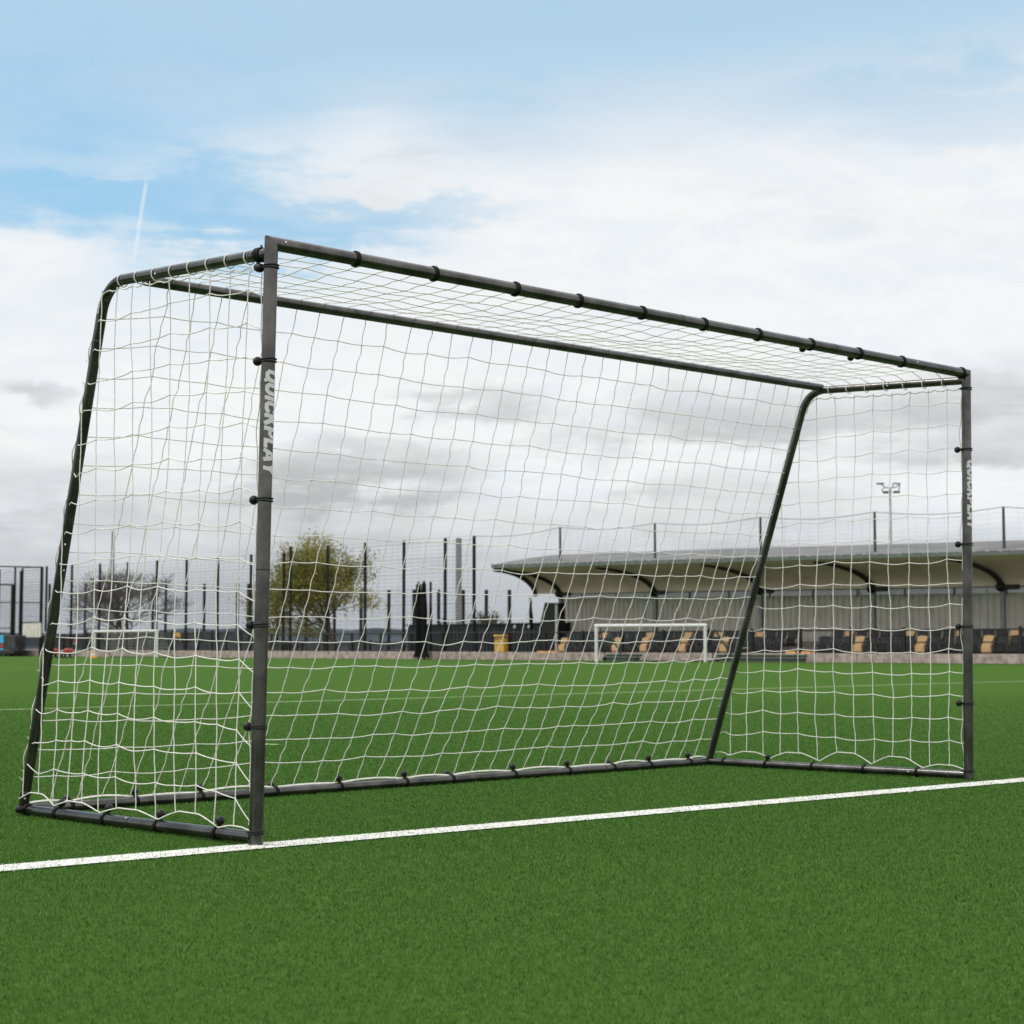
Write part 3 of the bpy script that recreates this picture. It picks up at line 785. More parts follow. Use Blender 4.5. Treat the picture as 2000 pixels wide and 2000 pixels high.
boards(84, 168, 1240, 55.4, "dark grey board fence between the gate and the white far goal")
boards(170, 500, 1234, 55.2, "long dark grey board fence behind the white far goal and bare tree")
boards(500, 795, 1253, 57.5, "low dark board fence under the green tree", zb=.2)
# black cladded cabin right of the tree
A, B = PX(796, 1221, 58.5), PX(1088, 1219, 58.5)
cb = empty("black_cabin", (60, (A.y+B.y)/2, .33), "long low black clad cabin left of the covered stand", "cabin")
b = MB(); ztc = PX(940, 1220, 58.5).z
b.box((60, (A.y+B.y)/2, (ztc+.33)/2), (3, abs(A.y-B.y), ztc-.33)); b.build("body", M["shed"], cb)
b = MB(); nn = 40
for i in range(nn):
    y = B.y+(A.y-B.y)*(i+.5)/nn; b.box((58.485, y, (ztc+.33)/2-.05), (.03, .10, ztc-.45))
b.build("cladding_rib", M["shed"], cb)
b = MB(); b.box((60, (A.y+B.y)/2, ztc+.03), (3.2, abs(A.y-B.y)+.2, .06)); b.build("roof", M["shed"], cb)
for u_, v_ in ((1006, 1225), (1034, 1225)):
    p = PX(u_, v_, 58.40); b = MB(); b.ball(p, .11, 10, 7); b.build("round_lamp", M["lgrey"], cb)

# spectator barrier along the whole touchline
XB = 53.8
bar_root = empty("spectator_barrier", (XB, PX(1500, 1230, XB).y, .33), "long black tube spectator barrier with top and middle rails along the far touchline", "barrier")
pA, pB = PX(505, 1236, XB), PX(2150, 1229, XB)
b = MB(); b.tube([(XB, pA.y, 1.36), (XB, pB.y, 1.27)], .035, 8); b.build("top_rail", M["black"], bar_root)
b = MB(); b.tube([(XB, pA.y, .84), (XB, pB.y, .80)], .025, 8); b.build("middle_rail", M["black"], bar_root)
yy = PX(1563, 1230, XB).y; ylist = []
while yy < pA.y: ylist.append(yy); yy += 2.55
yy = PX(1563, 1230, XB).y-2.55
while yy > pB.y: ylist.append(yy); yy -= 2.55
for y in ylist:
    b = MB(); b.box((XB, y, .85), (.10, .10, 1.06)); b.build("barrier_post", M["black"], bar_root)

# ---------------------------------------------------------------- covered stand
yL, yR = PX(1094, 1200, 57.5).y, PX(2300, 1200, 57.5).y
st_ = empty("grandstand", (57.5, (yL+yR)/2, .33), "covered spectator stand with curved canopy and beige corrugated rear wall", "grandstand")
def kz(y): return 1.0+.125*max(-.3, min(1.1, (y-30)/28.0))
def loft(prof, ys, mb, flip=False):
    vs = []; fs = []; m_ = len(prof)
    for i_, y in enumerate(ys):
        sk = max(0, (i_/(len(ys)-1)-.75)/.25)*.42     # the left end is cut at a slant
        for x, z in prof: vs.append((x, y+(x-53.0)*sk, .33+(z-.33)*kz(y)))
    for i in range(len(ys)-1):
        for k in range(m_-1):
            f = (i*m_+k, (i+1)*m_+k, (i+1)*m_+k+1, i*m_+k+1); fs.append(f[::-1] if flip else f)
    mb.add(vs, fs, True)
yEnd = PX(965, 1108, 53.1).y
ys = [yR+(yEnd-yR)*i/24 for i in range(25)]
def und(x): k = min(1, max(0, (x-53.1)/4.4)); return 2.98+1.02*math.sqrt(max(0, 1-k*k))
xu = [53.1+4.4*math.sin(math.pi/2*i/14) for i in range(15)]
under = [(x, und(x)) for x in xu]
b = MB(); loft(under, ys, b)
vs0 = len(b.v); b.build("soffit", M["soffit"], st_)
topp = [(53.0, 4.12), (54.2, 4.27), (55.6, 4.44), (57.4, 4.63), (59.0, 4.79), (60.4, 4.90), (61.6, 4.95), (62.8, 4.85), (63.2, 4.5), (63.2, 3.6), (59.6, 3.16)]
b = MB(); loft(topp, ys, b, True)
b.build("roof", M["roofg"], st_)
b = MB()   # gable end closing the roof at its left
e_ = under+[(59.6, 3.16)]; poly = [(53.0, 4.12)]+topp[1:-1]
vs = [(x, yEnd-.02+(x-53.0)*.42, .33+(z-.33)*kz(yEnd)) for x, z in list(reversed(under))]+[(x, yEnd-.02+(x-53.0)*.42, .33+(z-.33)*kz(yEnd)) for x, z in topp]
b.add(vs, [tuple(range(len(vs)))]); b.build("gable_end", M["roofg"], st_)
b = MB()
for y0_, y1_ in zip(ys, ys[1:]):
    ga = [(x, y, .33+(z-.33)*kz(y)) for y in (y0_, y1_) for x, z in ((52.92, 3.97), (53.09, 3.97), (53.09, 4.10), (52.92, 4.10))]
    b.add(ga, [(0, 4, 5, 1), (1, 5, 6, 2), (2, 6, 7, 3), (3, 7, 4, 0)])
b.build("gutter", M["gutter"], st_)
b = MB()
for i in range(60):
    y = yR+(yEnd-yR)*i/59; b.box((52.97, y, .33+(4.14-.33)*kz(y)), (.10, .12, .07))
b.build("gutter_clip", M["lgrey"], st_)
# fascia beam, glazing band, corrugated wall
def zs(z, y): return .33+(z-.33)*kz(y)
def slab(name, x, z0_, z1_, ya, yb, m, thick=.12, nseg=12):
    b_ = MB()
    for i in range(nseg):
        y0_, y1_ = ya+(yb-ya)*i/nseg, ya+(yb-ya)*(i+1)/nseg
        q_ = [(xx, y, zs(z, y)) for y in (y0_, y1_) for xx, z in ((x, z0_), (x+thick, z0_), (x+thick, z1_), (x, z1_))]
        b_.add(q_, [(0, 4, 5, 1), (1, 5, 6, 2), (2, 6, 7, 3), (3, 7, 4, 0)])
        if i == 0: b_.add(q_[:4], [(0, 1, 2, 3)])
        if i == nseg-1: b_.add(q_[4:], [(3, 2, 1, 0)])
    return b_.build(name, M[m], st_)
yW = PX(1096, 1200, 59.5).y
slab("fascia_beam", 57.62, 2.93, 3.22, yR, yEnd-.3, "grey", .2)
slab("glazing_band", 59.5, 2.76, 3.12, yR, yW, "band", .06)
b = MB(); yv = yR; prof = []; kk = 0
while yv < yW:
    prof += [(59.42, yv), (59.42, yv+.13), (59.50, yv+.17), (59.50, yv+.29)]; yv += .33
vs = []; fs = []
for x, y in prof: vs.append((x, y, .33)); vs.append((x, y, zs(2.77, y)))
for i in range(len(prof)-1): fs.append((2*i, 2*i+1, 2*i+3, 2*i+2))
b.add(vs, fs); b.build("rear_wall", M["wall"], st_)
b = MB()
for i in range(14):
    y = yR+(yW-yR)*(i+.35)/14; b.box((59.45, y, zs(2.86, y)), (.06, .07, .40))
b.build("glazing_bar", M["grey"], st_)
colu = [1094, 1279, 1485, 1705, 1958, 2240]
coly = [PX(u, 1200, 57.5).y for u in colu]
for y in coly:
    c = empty("roof_column", (0, 0, 0)) if False else None
    b = MB(); b.box((57.55, y, (zs(3.0, y)+.33)/2), (.16, .18, zs(3.0, y)-.33)); co = b.build("column", M["grey"], st_)
    b = MB(); b.ball((57.42, y, zs(2.95, y)), .22, 10, 7, (1, 1.0, .9)); b.box((57.45, y-.45, zs(2.93, y)), (.2, .7, .2), bev=.04); b.build("column_head", M["black"], co)
    pts = [(x, y, zs(und(x)-.10, y)) for x in xu[1:]]
    b = MB(); b.tube(pts, [.05+.09*i/len(pts) for i in range(len(pts))], 8); b.build("curved_arm", M["arm"], st_)
for y in coly[1:]:
    b = MB(); b.tube([(57.6, y+.75, zs(2.9, y)), (57.6, y+.75, .4)], .05, 8); b.build("downpipe", M["lgrey"], st_)
# end arm at the left edge of the canopy
pts = [(x, yEnd-.1+(x-53.0)*.42, zs(und(x)-.09, yEnd)) for x in xu]
b = MB(); b.tube(pts, .11, 8); b.build("curved_arm", M["arm"], st_)
# seat steps
b = MB()
ya, yb = PX(1098, 1270, 55.2).y, yR
b.box((55.1, (ya+yb)/2, .345), (1.2, abs(ya-yb), .03)); b.box((56.9, (ya+yb)/2, .48), (2.2, abs(ya-yb), .30))
b.box((58.4, (ya+yb)/2, .55), (1.7, abs(ya-yb), .44))
b.build("seat_step", M["conc"], st_)

# ball-stop net over the stand
bn = empty("ball_stop_net", (54.2, (yL+yR)/2, 4), "tall ball stop net with dark poles rising above the stand roof", "ball net")
bnt = []
for u_, v_ in zip([1094, 1279, 1485, 1708, 1959.5, 2240], [1030, 1022, 1010, 1000, 990, 978]):
    p = PX(u_, v_, 54.2); zb = zs(4.2, p.y); bnt.append(p); b = MB(); b.tube([(p.x, p.y, zb), tuple(p)], [.06, .05], 8); b.build("pole", M["wire"], bn)
first = PX(926, 1047, XF)
tops = [first]+bnt; b = MB()
for A, B in zip(tops, tops[1:]):
    P = [lerp(A, B, k/10)-Vector((0, 0, .18*math.sin(math.pi*k/10))) for k in range(11)]
    b.tube(P, .012, 4, caps=False)
b.build("rope", M["wire"], bn)
b = MB()
for A, B in zip(tops, tops[1:]):
    L = (B-A).length; n_ = int(L/.6)
    for i in range(n_+1):
        k = i/n_; p = lerp(A, B, k)-Vector((0, 0, .18*math.sin(math.pi*k))); b.tube([p, (p.x, p.y, zs(4.27, p.y))], .0018, 3, caps=False)
    for j in range(1, 8):
        k = j/8
        P = []
        for q_ in range(7):
            p = lerp(A, B, q_/6)-Vector((0, 0, .18*math.sin(math.pi*q_/6))); P.append(Vector((p.x, p.y, p.z+(zs(4.27, p.y)-p.z)*k)))
        b.tube(P, .0018, 3, caps=False)
b.build("net", M["wire"], bn)

# seats
def make_seat(m):
    root = empty("stadium_seat", (0, 0, 0))
    b = MB()    # backrest: curved shell, facing -x
    rows, cols = 7, 9; vs = []
    for side in (0, 1):
        for i in range(rows):
            for j in range(cols):
                k = i/(rows-1); c = j/(cols-1)*2-1; wd = .215*(1-.10*k**3-.05*(1-k)); z = .30+.36*k-.03*(abs(c)**4)*k
                x = .11+.09*k-.05*(c*c)+(.03 if side else 0); vs.append((x, wd*c, z))
    nv = rows*cols; fs = []
    for i in range(rows-1):
        for j in range(cols-1):
            a = i*cols+j; fs.append((a, a+cols, a+cols+1, a+1)); fs.append((nv+a, nv+a+1, nv+a+cols+1, nv+a+cols))
    for j in range(cols-1):
        a = j; fs.append((a, a+1, nv+a+1, nv+a)); a = (rows-1)*cols+j; fs.append((a, nv+a, nv+a+1, a+1))
    for i in range(rows-1):
        a = i*cols; fs.append((a, nv+a, nv+a+cols, a+cols)); a = i*cols+cols-1; fs.append((a, a+cols, nv+a+cols, nv+a))
    b.add(vs, fs, True); b.build("backrest", m, root)
    b = MB(); b.box((-.02, 0, .19), (.10, .40, .30), bev=.035)
    b.box((-.075, 0, .19), (.02, .28, .18), bev=.008); b.build("seat_pan", m, root)
    b = MB()
    for s_ in (-1, 1): b.tube([(.16, .225*s_, .62), (-.02, .225*s_, .40), (-.08, .225*s_, .34), (-.06, .225*s_, .06), (.10, .225*s_, 0)], .016, 6)
    b.tube([(-.03, -.22, .06), (-.03, .22, .06)], .016, 6); b.build("frame", M["frame"], root)
    return root
protoB, protoT = make_seat(M["seatb"]), make_seat(M["seatt"])
for p_ in (protoB, protoT): p_.scale = (1.05, 1.16, 1.08)
used = {"b": False, "t": False}
ORD = "first second third fourth fifth sixth seventh eighth ninth tenth eleventh twelfth thirteenth fourteenth fifteenth".split()
for row, (x, z, tans, gap, umin) in enumerate(((55.0, .36, [1105, 1200, 1258.6, 1341, 1422, 1676.6, 1797, 1929.6], (1527, 1597), 1098),
                                             (55.9, .63, [1184.6, 1265, 1344, 1405, 1488, 1653, 1773, 1872, 1975, 1990], (1546, 1618), 1108))):
    rname = "front" if row == 0 else "back"
    y = PX(umin, 1260, x).y; yend = PX(2060, 1260, x).y; spots = []
    while y > yend: spots.append(y); y -= .60
    tan_i = set()
    for u_ in tans:
        yt = PX(u_, 1255, x).y; tan_i.add(min(range(len(spots)), key=lambda i: abs(spots[i]-yt)))
    g0, g1 = PX(gap[0], 1260, x).y, PX(gap[1], 1260, x).y
    nt = 0
    for i, y in enumerate(spots):
        if g1 < y < g0: continue
        key = "t" if i in tan_i else "b"; pr = protoT if key == "t" else protoB
        o = copy_tree(pr) if used[key] else pr
        used[key] = True; o.location = (x, y, z)
        if key == "t":
            tag(o, f"{ORD[nt]} tan folding seat from the left in the {rname} row of the stand", "seat", f"tan seats in the {rname} row of the stand"); nt += 1
        else: tag(o, f"black folding seat in the {rname} row of the covered stand", "seat", f"black seats in the {rname} row of the stand")

# ---------------------------------------------------------------- small things at the far touchline
def small_goal(ul, vl, ur, vr, vt, label, dep=None, netm=True, rad=.055, name="white_goal"):
    A = G(ul, vl); B = G(ur, vr); dp = (B-A).normalized(); bkd = Vector((-dp.y, dp.x, 0))
    if bkd.dot(hh) < 0: bkd = -bkd
    h_ = near((ul+ur)/2, vt, (A+B)/2+Vector((0, 0, 1.6))).z
    r_ = empty(name, (A+B)/2, label, "goal", None)
    for P in (A, B):
        b_ = MB(); b_.tube([P, P+Vector((0, 0, h_))], rad, 10); b_.build("post", M["white"], r_)
    b_ = MB(); b_.tube([A+Vector((0, 0, h_))-dp*rad, B+Vector((0, 0, h_))+dp*rad], rad, 10); b_.build("crossbar", M["white"], r_)
    b_ = MB(); D0, D1 = .5, 1.2
    for P in (A, B): b_.tube([P+Vector((0, 0, h_)), P+bkd*D0+Vector((0, 0, h_-.05)), P+bkd*D1+Vector((0, 0, .03))], .025, 6)
    b_.tube([A+bkd*D1+Vector((0, 0, .03)), B+bkd*D1+Vector((0, 0, .03))], .025, 6); b_.build("rear_frame", M["green"], r_)
    if netm:
        b_ = MB(); L = (B-A).length; n_ = int(L/.16)
        for i in range(n_+1):
            p = lerp(A, B, i/n_); b_.tube([p+bkd*.02+Vector((0, 0, h_)), p+bkd*D0+Vector((0, 0, h_-.06)), p+bkd*D1+Vector((0, 0, .05))], .004, 3, caps=False)
        for j in range(1, 11):
            k = j/11; p = bkd*(D0+(D1-D0)*k)+Vector((0, 0, (h_-.06)*(1-k)+.05)); b_.tube([A+p, B+p], .004, 3, caps=False)
        b_.build("net", M["cream"], r_)
    return r_
small_goal(184, 1283.6, 306, 1284.4, 1233, "small white goal with pale net by the left far fence", rad=.075)
small_goal(1165, 1292.5, 1378, 1293.2, 1222, "white framed goal standing in front of the covered stand seats", netm=False, rad=.075)
# goal farther off beyond the fence
A, B = PX(727, 1256, 84), PX(804, 1256, 84)
fg = empty("white_goal", (84, (A.y+B.y)/2, .33), "distant white goal seen through the mesh fence", "goal")
for P in (A, B): b = MB(); b.tube([(P.x, P.y, .33), (P.x, P.y, P.z)], .06, 8); b.build("post", M["white"], fg)
b = MB(); b.tube([A, B], .06, 8); b.build("crossbar", M["white"], fg)

# gathered black nets standing at the kerb
def gathered(u, vt, vb, wpx, x, label, seed, lean=0, base=True):
    random.seed(seed); A = PX(u, vb, x); T = PX(u+lean, vt, x); dep = (A-CAM).dot(FWD); wd = wpx*dep/F
    r_ = empty("gathered_net", (x, A.y, 0), label, "gathered net")
    b_ = MB(); nr_, ns = 26, 18; vs = []; fs = []
    for i in range(nr_):
        k = i/(nr_-1); c = lerp(Vector((x, A.y, max(.0, A.z))), T, k)
        rr = wd/2*(1.05-.25*k+.12*math.sin(k*9+seed)); rr *= 1+.7*max(0, 1-k*9) if base else 1
        for s_ in range(ns):
            a = 2*math.pi*s_/ns; f = 1+.22*math.sin(a*4+k*3+seed)+.1*math.sin(a*7-k*11)
            vs.append((c.x+math.cos(a)*rr*f, c.y+math.sin(a)*rr*f, c.z))
    for i in range(nr_-1):
        for s_ in range(ns): fs.append((i*ns+s_, i*ns+(s_+1) % ns, (i+1)*ns+(s_+1) % ns, (i+1)*ns+s_))
    fs.append(tuple(range((nr_-1)*ns, nr_*ns))); b_.add(vs, fs, True); b_.build("hanging_net", M["cloth"], r_)
    b_ = MB(); b_.tube([(x, A.y, .0), (x+(T.x-x), T.y, T.z+.12)], .06, 8); b_.build("pole", M["black"], r_)
gathered(817.5, 1141, 1284, 11, 52.6, "left of two thick black gathered nets standing side by side at the kerb", 1)
gathered(828, 1139, 1284, 11, 52.5, "right of two thick black gathered nets standing side by side at the kerb", 2)
gathered(841, 1141, 1272, 5, 54.0, "thin black gathered net on a pole right of the thick pair", 3, base=False)
gathered(1038, 1172, 1228, 6, 57.0, "thin black gathered net above the cabin left of the black hopper", 4, lean=-2, base=False)
# tilted black hopper shape by the stand's end
A = PX(1052, 1232, 56.6); B = PX(1084, 1232, 56.6); C_ = PX(1084, 1178, 56.6); D_t = PX(1064, 1177, 56.6)
hp = empty("black_hopper", (56.6, (A.y+B.y)/2, .33), "tall black tapered hopper standing at the left end of the stand", "hopper")
b = MB(); vs = [(x, p.y, p.z) for x in (56.6, 57.3) for p in (A, B, C_, D_t)]
b.add(vs, [(0, 3, 2, 1), (4, 5, 6, 7), (0, 1, 5, 4), (1, 2, 6, 5), (2, 3, 7, 6), (3, 0, 4, 7)]); b.build("body", M["black"], hp)
b = MB(); b.box((56.95, (A.y+B.y)/2, (A.z+.33)/2), (.5, abs(A.y-B.y)*.9, A.z-.33)); b.build("base", M["black"], hp)
b = MB(); p = PX(1087, 1180, 56.5); b.tube([(56.5, p.y, .33), (56.5, p.y, p.z)], .07, 8); tag(b.build("slim_post", M["white"], loc=(56.5, p.y, .33)), "slim white post beside the black hopper at the stand's end", "post")
# yellow bin
A, B = PX(971.5, 1240, 53.75), PX(992, 1240, 53.75); zt_ = PX(980, 1240, 53.75).z; ym = (A.y+B.y)/2; wy = abs(A.y-B.y)
yb_ = empty("yellow_bin", (53.75, ym, .36), "upright yellow plastic bin with a lid by the cabin", "bin")
b = MB(); b.box((53.75, ym, .36+(zt_-.36)*.42), (.5, wy*.92, (zt_-.36)*.84), bev=.04); b.build("body", M["yellow"], yb_)
b = MB(); b.box((53.75, ym, zt_-.05), (.56, wy, .10), bev=.03); b.build("lid", M["yellow"], yb_)
b = MB(); b.tube([(53.5, ym-wy*.3, zt_-.18), (53.44, ym-wy*.3, zt_-.2), (53.44, ym+wy*.3, zt_-.2), (53.5, ym+wy*.3, zt_-.18)], .02, 6); b.build("handle", M["black"], yb_)
def plank(u0, u1, v, x, label):
    A, B = PX(u0, v, x), PX(u1, v, x); b_ = MB(); b_.box((x, (A.y+B.y)/2, A.z), (.25, abs(A.y-B.y), .10), bev=.015); b_.box((x-.02, (A.y+B.y)/2, A.z-.075), (.1, abs(A.y-B.y)*.8, .05))
    return tag(b_.build("orange_plank", M["orange"], loc=(x, (A.y+B.y)/2, A.z-.1)), label, "plank")
plank(1052, 1088, 1274, 53.5, "short orange plank on the kerb below the black hopper")
plank(1537, 1556, 1274.5, 53.5, "left orange plank on the kerb in the gap between seats")
plank(1568, 1585, 1275, 53.5, "right orange plank on the kerb in the gap between seats")
# dark green folded goal frames lying along the kerb
def low_frame(u0, u1, v, x, label, stay=None):
    A, B = G(u0, v), G(u1, v+.7); r_ = empty("folded_goal_frame", ((A+B)/2), label, "goal frame")
    A, B = Vector((x, PX(u0, 1285, x).y, .10)), Vector((x, PX(u1, 1285, x).y, .10))
    b_ = MB(); b_.box((x, (A.y+B.y)/2, .12), (.14, abs(A.y-B.y), .14), bev=.02); b_.box((x+.2, (A.y+B.y)/2, .26), (.10, abs(A.y-B.y)*.97, .10), bev=.02); b_.build("base_bar", M["green"], r_)
    b_ = MB()
    for k in (.06, .94):
        y = A.y+(B.y-A.y)*k; b_.tube([(x-.06, y, .09), (x-.06, y-.03, .09)], .09, 12)
    b_.build("wheel", M["black"], r_)
    if stay:
        (ua, va), (ub, vb) = stay; b_ = MB(); b_.tube([PX(ua, va, x+.2), PX(ub, vb, x+.15)], .045, 8); b_.build("raised_stay", M["green"], r_)
low_frame(1178, 1248, 1286, 52.45, "dark green goal frame lying at the kerb behind the white goal's left post", ((1189, 1233), (1214, 1281)))
low_frame(1392, 1572, 1287, 52.6, "long dark green goal frame lying along the kerb right of the white goal", ((1396, 1230), (1432, 1284)))

# left-hand clutter
xt = 51.6; A, B = PX(-60, 1250, xt), PX(27, 1250, xt); ym = (A.y+B.y)/2; wy = abs(A.y-B.y)
tr_o = empty("equipment_trailer", (xt, ym, 0), "dark equipment trailer with blue and red panel at the left edge", "trailer")
b = MB(); b.box((xt+.5, ym, .30), (1.0, wy, .28), bev=.03); b.build("chassis", M["black"], tr_o)
b = MB(); ztb = PX(10, 1241, xt).z; b.box((xt+.55, ym-.1, (ztb+.46)/2), (.8, wy*.94, ztb-.46), bev=.04); b.build("body", M["board"], tr_o)
for y in (ym-wy*.3, ym+wy*.2):
    b = MB(); b.tube([(xt-.02, y, .19), (xt+.12, y, .19)], .19, 16); b.build("wheel", M["black"], tr_o)
for (va, vb, m_, nm) in ((1241, 1256, "blue", "blue_panel"), (1257.5, 1265, "red", "red_panel"), (1266.5, 1274, "blue", "blue_panel")):
    za, zb2 = PX(2, va, xt).z, PX(2, vb, xt).z; p0, p1 = PX(-30, 1250, xt+.12), PX(7, 1250, xt+.12)
    b = MB(); b.box((xt+.12, (p0.y+p1.y)/2, (za+zb2)/2), (.05, abs(p0.y-p1.y), za-zb2), bev=.02); b.build(nm, M[m_], tr_o)
def machine(u, label):
    p = G(u, 1285.3); r_ = empty("red_machine", p, label, "marking machine")
    b_ = MB(); b_.box((p.x, p.y, .38), (.42, .5, .34), bev=.08); b_.build("body", M["red"], r_)
    for dx, dy in ((-.2, -.25), (-.2, .25), (.25, 0)):
        b_ = MB(); b_.tube([(p.x+dx, p.y+dy-.05, .14), (p.x+dx, p.y+dy+.05, .14)], .14, 14); w_ = b_.build("wheel", M["black"], r_)
        b_ = MB(); b_.tube([(p.x+dx, p.y+dy-.056, .14), (p.x+dx, p.y+dy+.056, .14)], .06, 10); b_.build("hub", M["white"], w_)
    b_ = MB(); b_.tube([(p.x+.2, p.y-.18, .5), (p.x+.5, p.y-.18, .85), (p.x+.5, p.y+.18, .85), (p.x+.2, p.y+.18, .5)], .022, 6); b_.build("handle", M["black"], r_)
machine(104, "red wheeled marking machine just right of the goal's rear tube"); machine(133, "right hand red wheeled marking machine by the sign post")
p = PX(148, 1250, 52.8); sp = empty("sign_post", (52.8, p.y, 0), "small red and white sign on a dark post beside the left far goal", "sign")
b = MB(); b.tube([(52.8, p.y, 0), (52.8, p.y, 1.15)], .04, 8); b.build("post", M["black"], sp)
z_ = PX(148, 1249.5, 52.8).z; b = MB(); b.box((52.74, p.y, z_), (.03, .30, .32), bev=.01); b.build("red_plate", M["red"], sp)
z_ = PX(148, 1257, 52.8).z; b = MB(); b.box((52.74, p.y, z_), (.03, .32, .10), bev=.01); b.build("white_plate", M["white"], sp)
p = G(182, 1285.2); cn = empty("traffic_cone", p, "orange traffic cone with white band at the small goal's left post", "cone")
b = MB(); b.box((p.x, p.y, .02), (.36, .36, .04), bev=.01); b.build("base", M["orange"], cn)
b = MB(); b.tube([(p.x, p.y, .04), (p.x, p.y, .16)], [.14, .11], 14); b.tube([(p.x, p.y, .28), (p.x, p.y, .46)], [.08, .03], 14); b.build("cone_body", M["orange"], cn)
b = MB(); b.tube([(p.x, p.y, .16), (p.x, p.y, .28)], [.112, .082], 14, caps=False); b.build("white_band", M["white"], cn)
p0, p1 = PX(338, 1240, 55.0), PX(352, 1240, 55.0); b = MB(); b.box((55.0, (p0.y+p1.y)/2, p0.z), (.04, abs(p0.y-p1.y), .28), bev=.01)
for yy in (p0.y-.05, p1.y+.05): b.box((55.03, yy, p0.z-.2), (.03, .05, .5))
tag(b.build("yellow_sign", M["yellow"], loc=(55, (p0.y+p1.y)/2, p0.z-.3)), "small yellow sign board fixed to the left board fence", "sign")

# ---------------------------------------------------------------- masts
def mast(u, vt, dep, r0, r1, label, m="grey"):
    T = PD(u, vt, dep); r_ = empty("floodlight_mast", (T.x, T.y, 0), label, "mast")
    b_ = MB(); b_.tube([(T.x, T.y, 0), (T.x, T.y, T.z)], [r0, r1], 14); b_.build("pole", M[m], r_)
    b_ = MB(); b_.box((T.x, T.y, .45), (r0*3, r0*3, .3)); b_.build("base_plate", M[m], r_); return r_, T
mast(221, 1037, 172, .34, .13, "tall tapered grey mast left of the bare tree")
mast(896, 1051, 104, .205, .18, "thick flat topped grey pole left of the stand")
r_, T = mast(1738.5, 957, 130, .14, .075, "slim floodlight mast with four lamps behind the stand roof", "lgrey")
px_ = 130/F
def lamp(u, v, wd, hh2, m_):
    p = PD(u, v, 129.6); b_ = MB(); b_.box(p, (wd*px_*1.0, .35, hh2*px_), rz=-YAW, bev=.06); return b_.build("lamp", M[m_], r_)
lamp(1719, 944.5, 15, 3.6, "grey"); lamp(1751, 944, 15, 3, "lgrey"); lamp(1731, 961.5, 13, 4, "black"); lamp(1751, 961, 13, 4, "black")
b = MB()
def seg(*uv, r=.05): b.tube([PD(u, v, 130) for u, v in uv], r, 6)
seg((1738.5, 953), (1728, 952), (1722, 946)); seg((1738.5, 953), (1750, 951.5), (1756, 945)); seg((1744, 945), (1743.5, 953)); seg((1757, 945), (1756, 960), (1745, 961)); seg((1729, 951), (1722, 957), (1727, 961)); seg((1738.5, 954), (1741, 961))
b.build("lamp_bracket", M["lgrey"], r_)

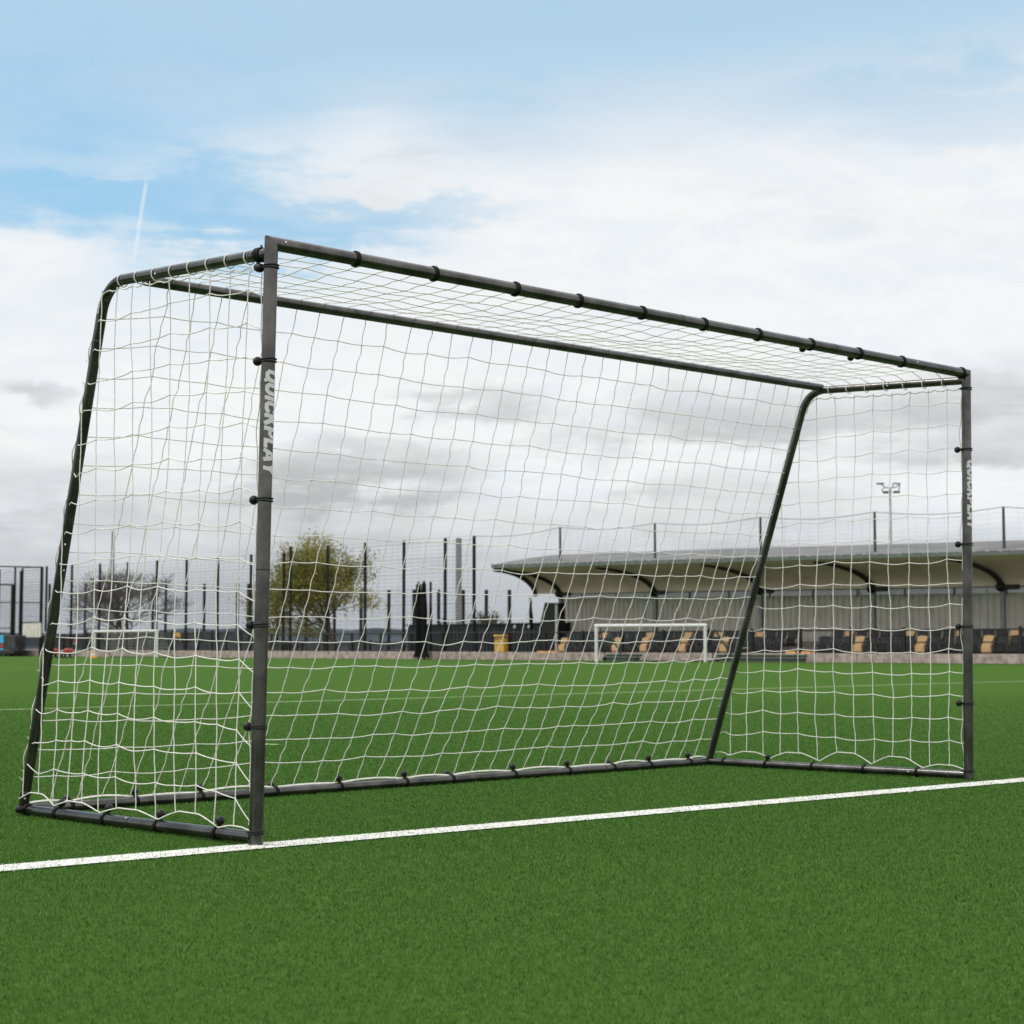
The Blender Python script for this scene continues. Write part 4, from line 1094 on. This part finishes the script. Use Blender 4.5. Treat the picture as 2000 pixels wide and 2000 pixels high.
# ---------------------------------------------------------------- trees
def branch_tree(name, base, Ht, label, seed, crown_w, leafy, levels=5, tw=.16, mbark="bark", leafn=9000, leafm="leaf", lsize=.13, lowf=.22):
    random.seed(seed); r_ = empty(name, base, label, "tree"); br = MB(); tips = []
    def grow(p, d, L, r, lv):
        n_ = 4; P = [p]; q_ = p.copy(); dd = d.copy()
        for i in range(n_):
            dd = (dd+Vector((random.gauss(0, .10), random.gauss(0, .10), random.gauss(.03, .06)))).normalized(); q_ = q_+dd*(L/n_); P.append(q_.copy())
        br.tube(P, [max(.013 if lv > 3 else .022, r*(1-.45*i/n_)) for i in range(n_+1)], 6 if lv < 2 else (5 if lv < 3 else 3), caps=False)
        if lv >= 2: tips.extend([(x.copy(), lv) for x in P[1:]])
        if lv >= levels: return
        kids = random.choice((2, 3, 3)) if lv > 1 else (4 if lv else 10)
        for k in range(kids):
            at = P[random.randint(1 if lv == 0 else 2, n_)] if k else P[-1]
            a = k*2.4+random.uniform(-.4, .4); sp_ = random.uniform(.4, .95) if k else random.uniform(.1, .3)
            if lv == 0 and k: sp_ = random.uniform(.45, 1.25)
            o1 = dd.orthogonal().normalized(); o2 = dd.cross(o1)
            nd_ = (dd*math.cos(sp_)+(o1*math.cos(a)+o2*math.sin(a))*math.sin(sp_))
            nd_.z += .08; nd_.normalize()
            grow(at, nd_, (Ht*.27 if lv == 0 else L)*random.uniform(.66, .86), r*(.42 if lv == 0 else .6), lv+1)
    grow(Vector(base), Vector((0, 0, 1)), Ht*lowf, tw, 0)
    # fit to the wanted height and width
    arr = np.array(br.v); b0 = np.array(base); ext = arr-b0; hz = ext[:, 2].max(); wxy = np.percentile(np.abs(ext[:, :2]), 97)*2
    sx, sz = crown_w/wxy, Ht/hz
    fin_ = ext*np.array([sx, sx, sz])+b0; br.v = [tuple(p) for p in fin_]
    br.build("trunk", M[mbark], r_)
    if leafy:
        tp = np.array([np.array(p)-b0 for p, lv in tips])*np.array([sx, sx, sz])+b0
        rr = np.random.default_rng(seed); idx = rr.integers(0, len(tp), leafn)
        c = tp[idx]+rr.normal(0, leafy, (leafn, 3)); keep = c[:, 2] > base[2]+Ht*.12; c = c[keep]; n_ = len(c)
        a = rr.normal(size=(n_, 3)); a /= np.linalg.norm(a, axis=1)[:, None]; e = rr.normal(size=(n_, 3)); e -= a*(a*e).sum(1)[:, None]; e /= np.linalg.norm(e, axis=1)[:, None]
        sz_ = lsize*rr.uniform(.5, 1.2, n_)[:, None]
        V = np.stack([c-a*sz_, c+e*sz_*.55, c+a*sz_, c-e*sz_*.55], 1).reshape(-1, 3)
        me = bpy.data.meshes.new("crown"); me.from_pydata((V-b0).tolist(), [], (np.arange(n_)[:, None]*4+np.arange(4)).tolist())
        at = me.attributes.new("tint", "FLOAT", "POINT"); clump = np.array([noise.noise(Vector(p)*.55) for p in c])*.6+.5
        at.data.foreach_set("value", np.repeat(np.clip(clump+rr.normal(0, .16, n_), 0, 1), 4).astype(np.float32))
        me.materials.append(M[leafm]); o = bpy.data.objects.new("crown", me); COL.objects.link(o); o.parent = r_
    return r_
def gpos(u, dep): p = PD(u, 1265, dep); return (p.x, p.y, .3)
branch_tree("spring_tree", gpos(652, 126), 8.8, "spring tree with sparse yellow green leaves right of the near goal post", 12, 9.0, .30, 5, .17, "bark", 24000, "leaf", .105, .33)
branch_tree("bare_tree", gpos(248, 165), 8.0, "leafless grey brown tree beside the tapered mast", 5, 10.5, 0, 6, .15, "twig", lowf=.24)
branch_tree("small_bush", gpos(950, 118), 2.9, "small thin bush showing above the black cabin beside the pole", 8, 2.6, .14, 4, .05, "twig", 500, "shrubleaf", .09)
branch_tree("small_bush", gpos(1013, 125), 2.2, "faint bush above the cabin left of the black hopper", 9, 1.8, .12, 4, .04, "twig", 250, "shrubleaf", .08)
branch_tree("small_bush", gpos(880, 130), 2.4, "low green bush left of the thick grey pole", 10, 2.2, .14, 4, .04, "twig", 700, "shrubleaf", .1)

# ---------------------------------------------------------------- distant hills
hb = MB(); n = 160; vs = []; fs = []
for i in range(n+1):
    a = YAW+R(-60)+R(120)*i/n; hgt = 9.5+5*noise.noise(Vector((i*.09, 3, 0)))+1.4*noise.noise(Vector((i*.9, 7, 0)))
    for dd, z in ((900, -.5), (960, hgt*.8), (1050, hgt*1.25), (1300, hgt*1.2), (1700, -.5)): vs.append((CAM.x+math.sin(a)*dd, CAM.y+math.cos(a)*dd, z))
for i in range(n):
    for k in range(4): fs.append((i*5+k, i*5+k+1, (i+1)*5+k+1, (i+1)*5+k))
hb.add(vs, fs, True); tag(hb.build("hills", M["hill"]), kind="structure")

# ---------------------------------------------------------------- output
S.view_settings.view_transform = "Standard"; S.view_settings.look = "None"; S.view_settings.exposure = 0; S.view_settings.gamma = 1
S.render.engine = "CYCLES"; S.cycles.max_bounces = 6; S.cycles.use_denoising = True
S.cycles.use_adaptive_sampling = True
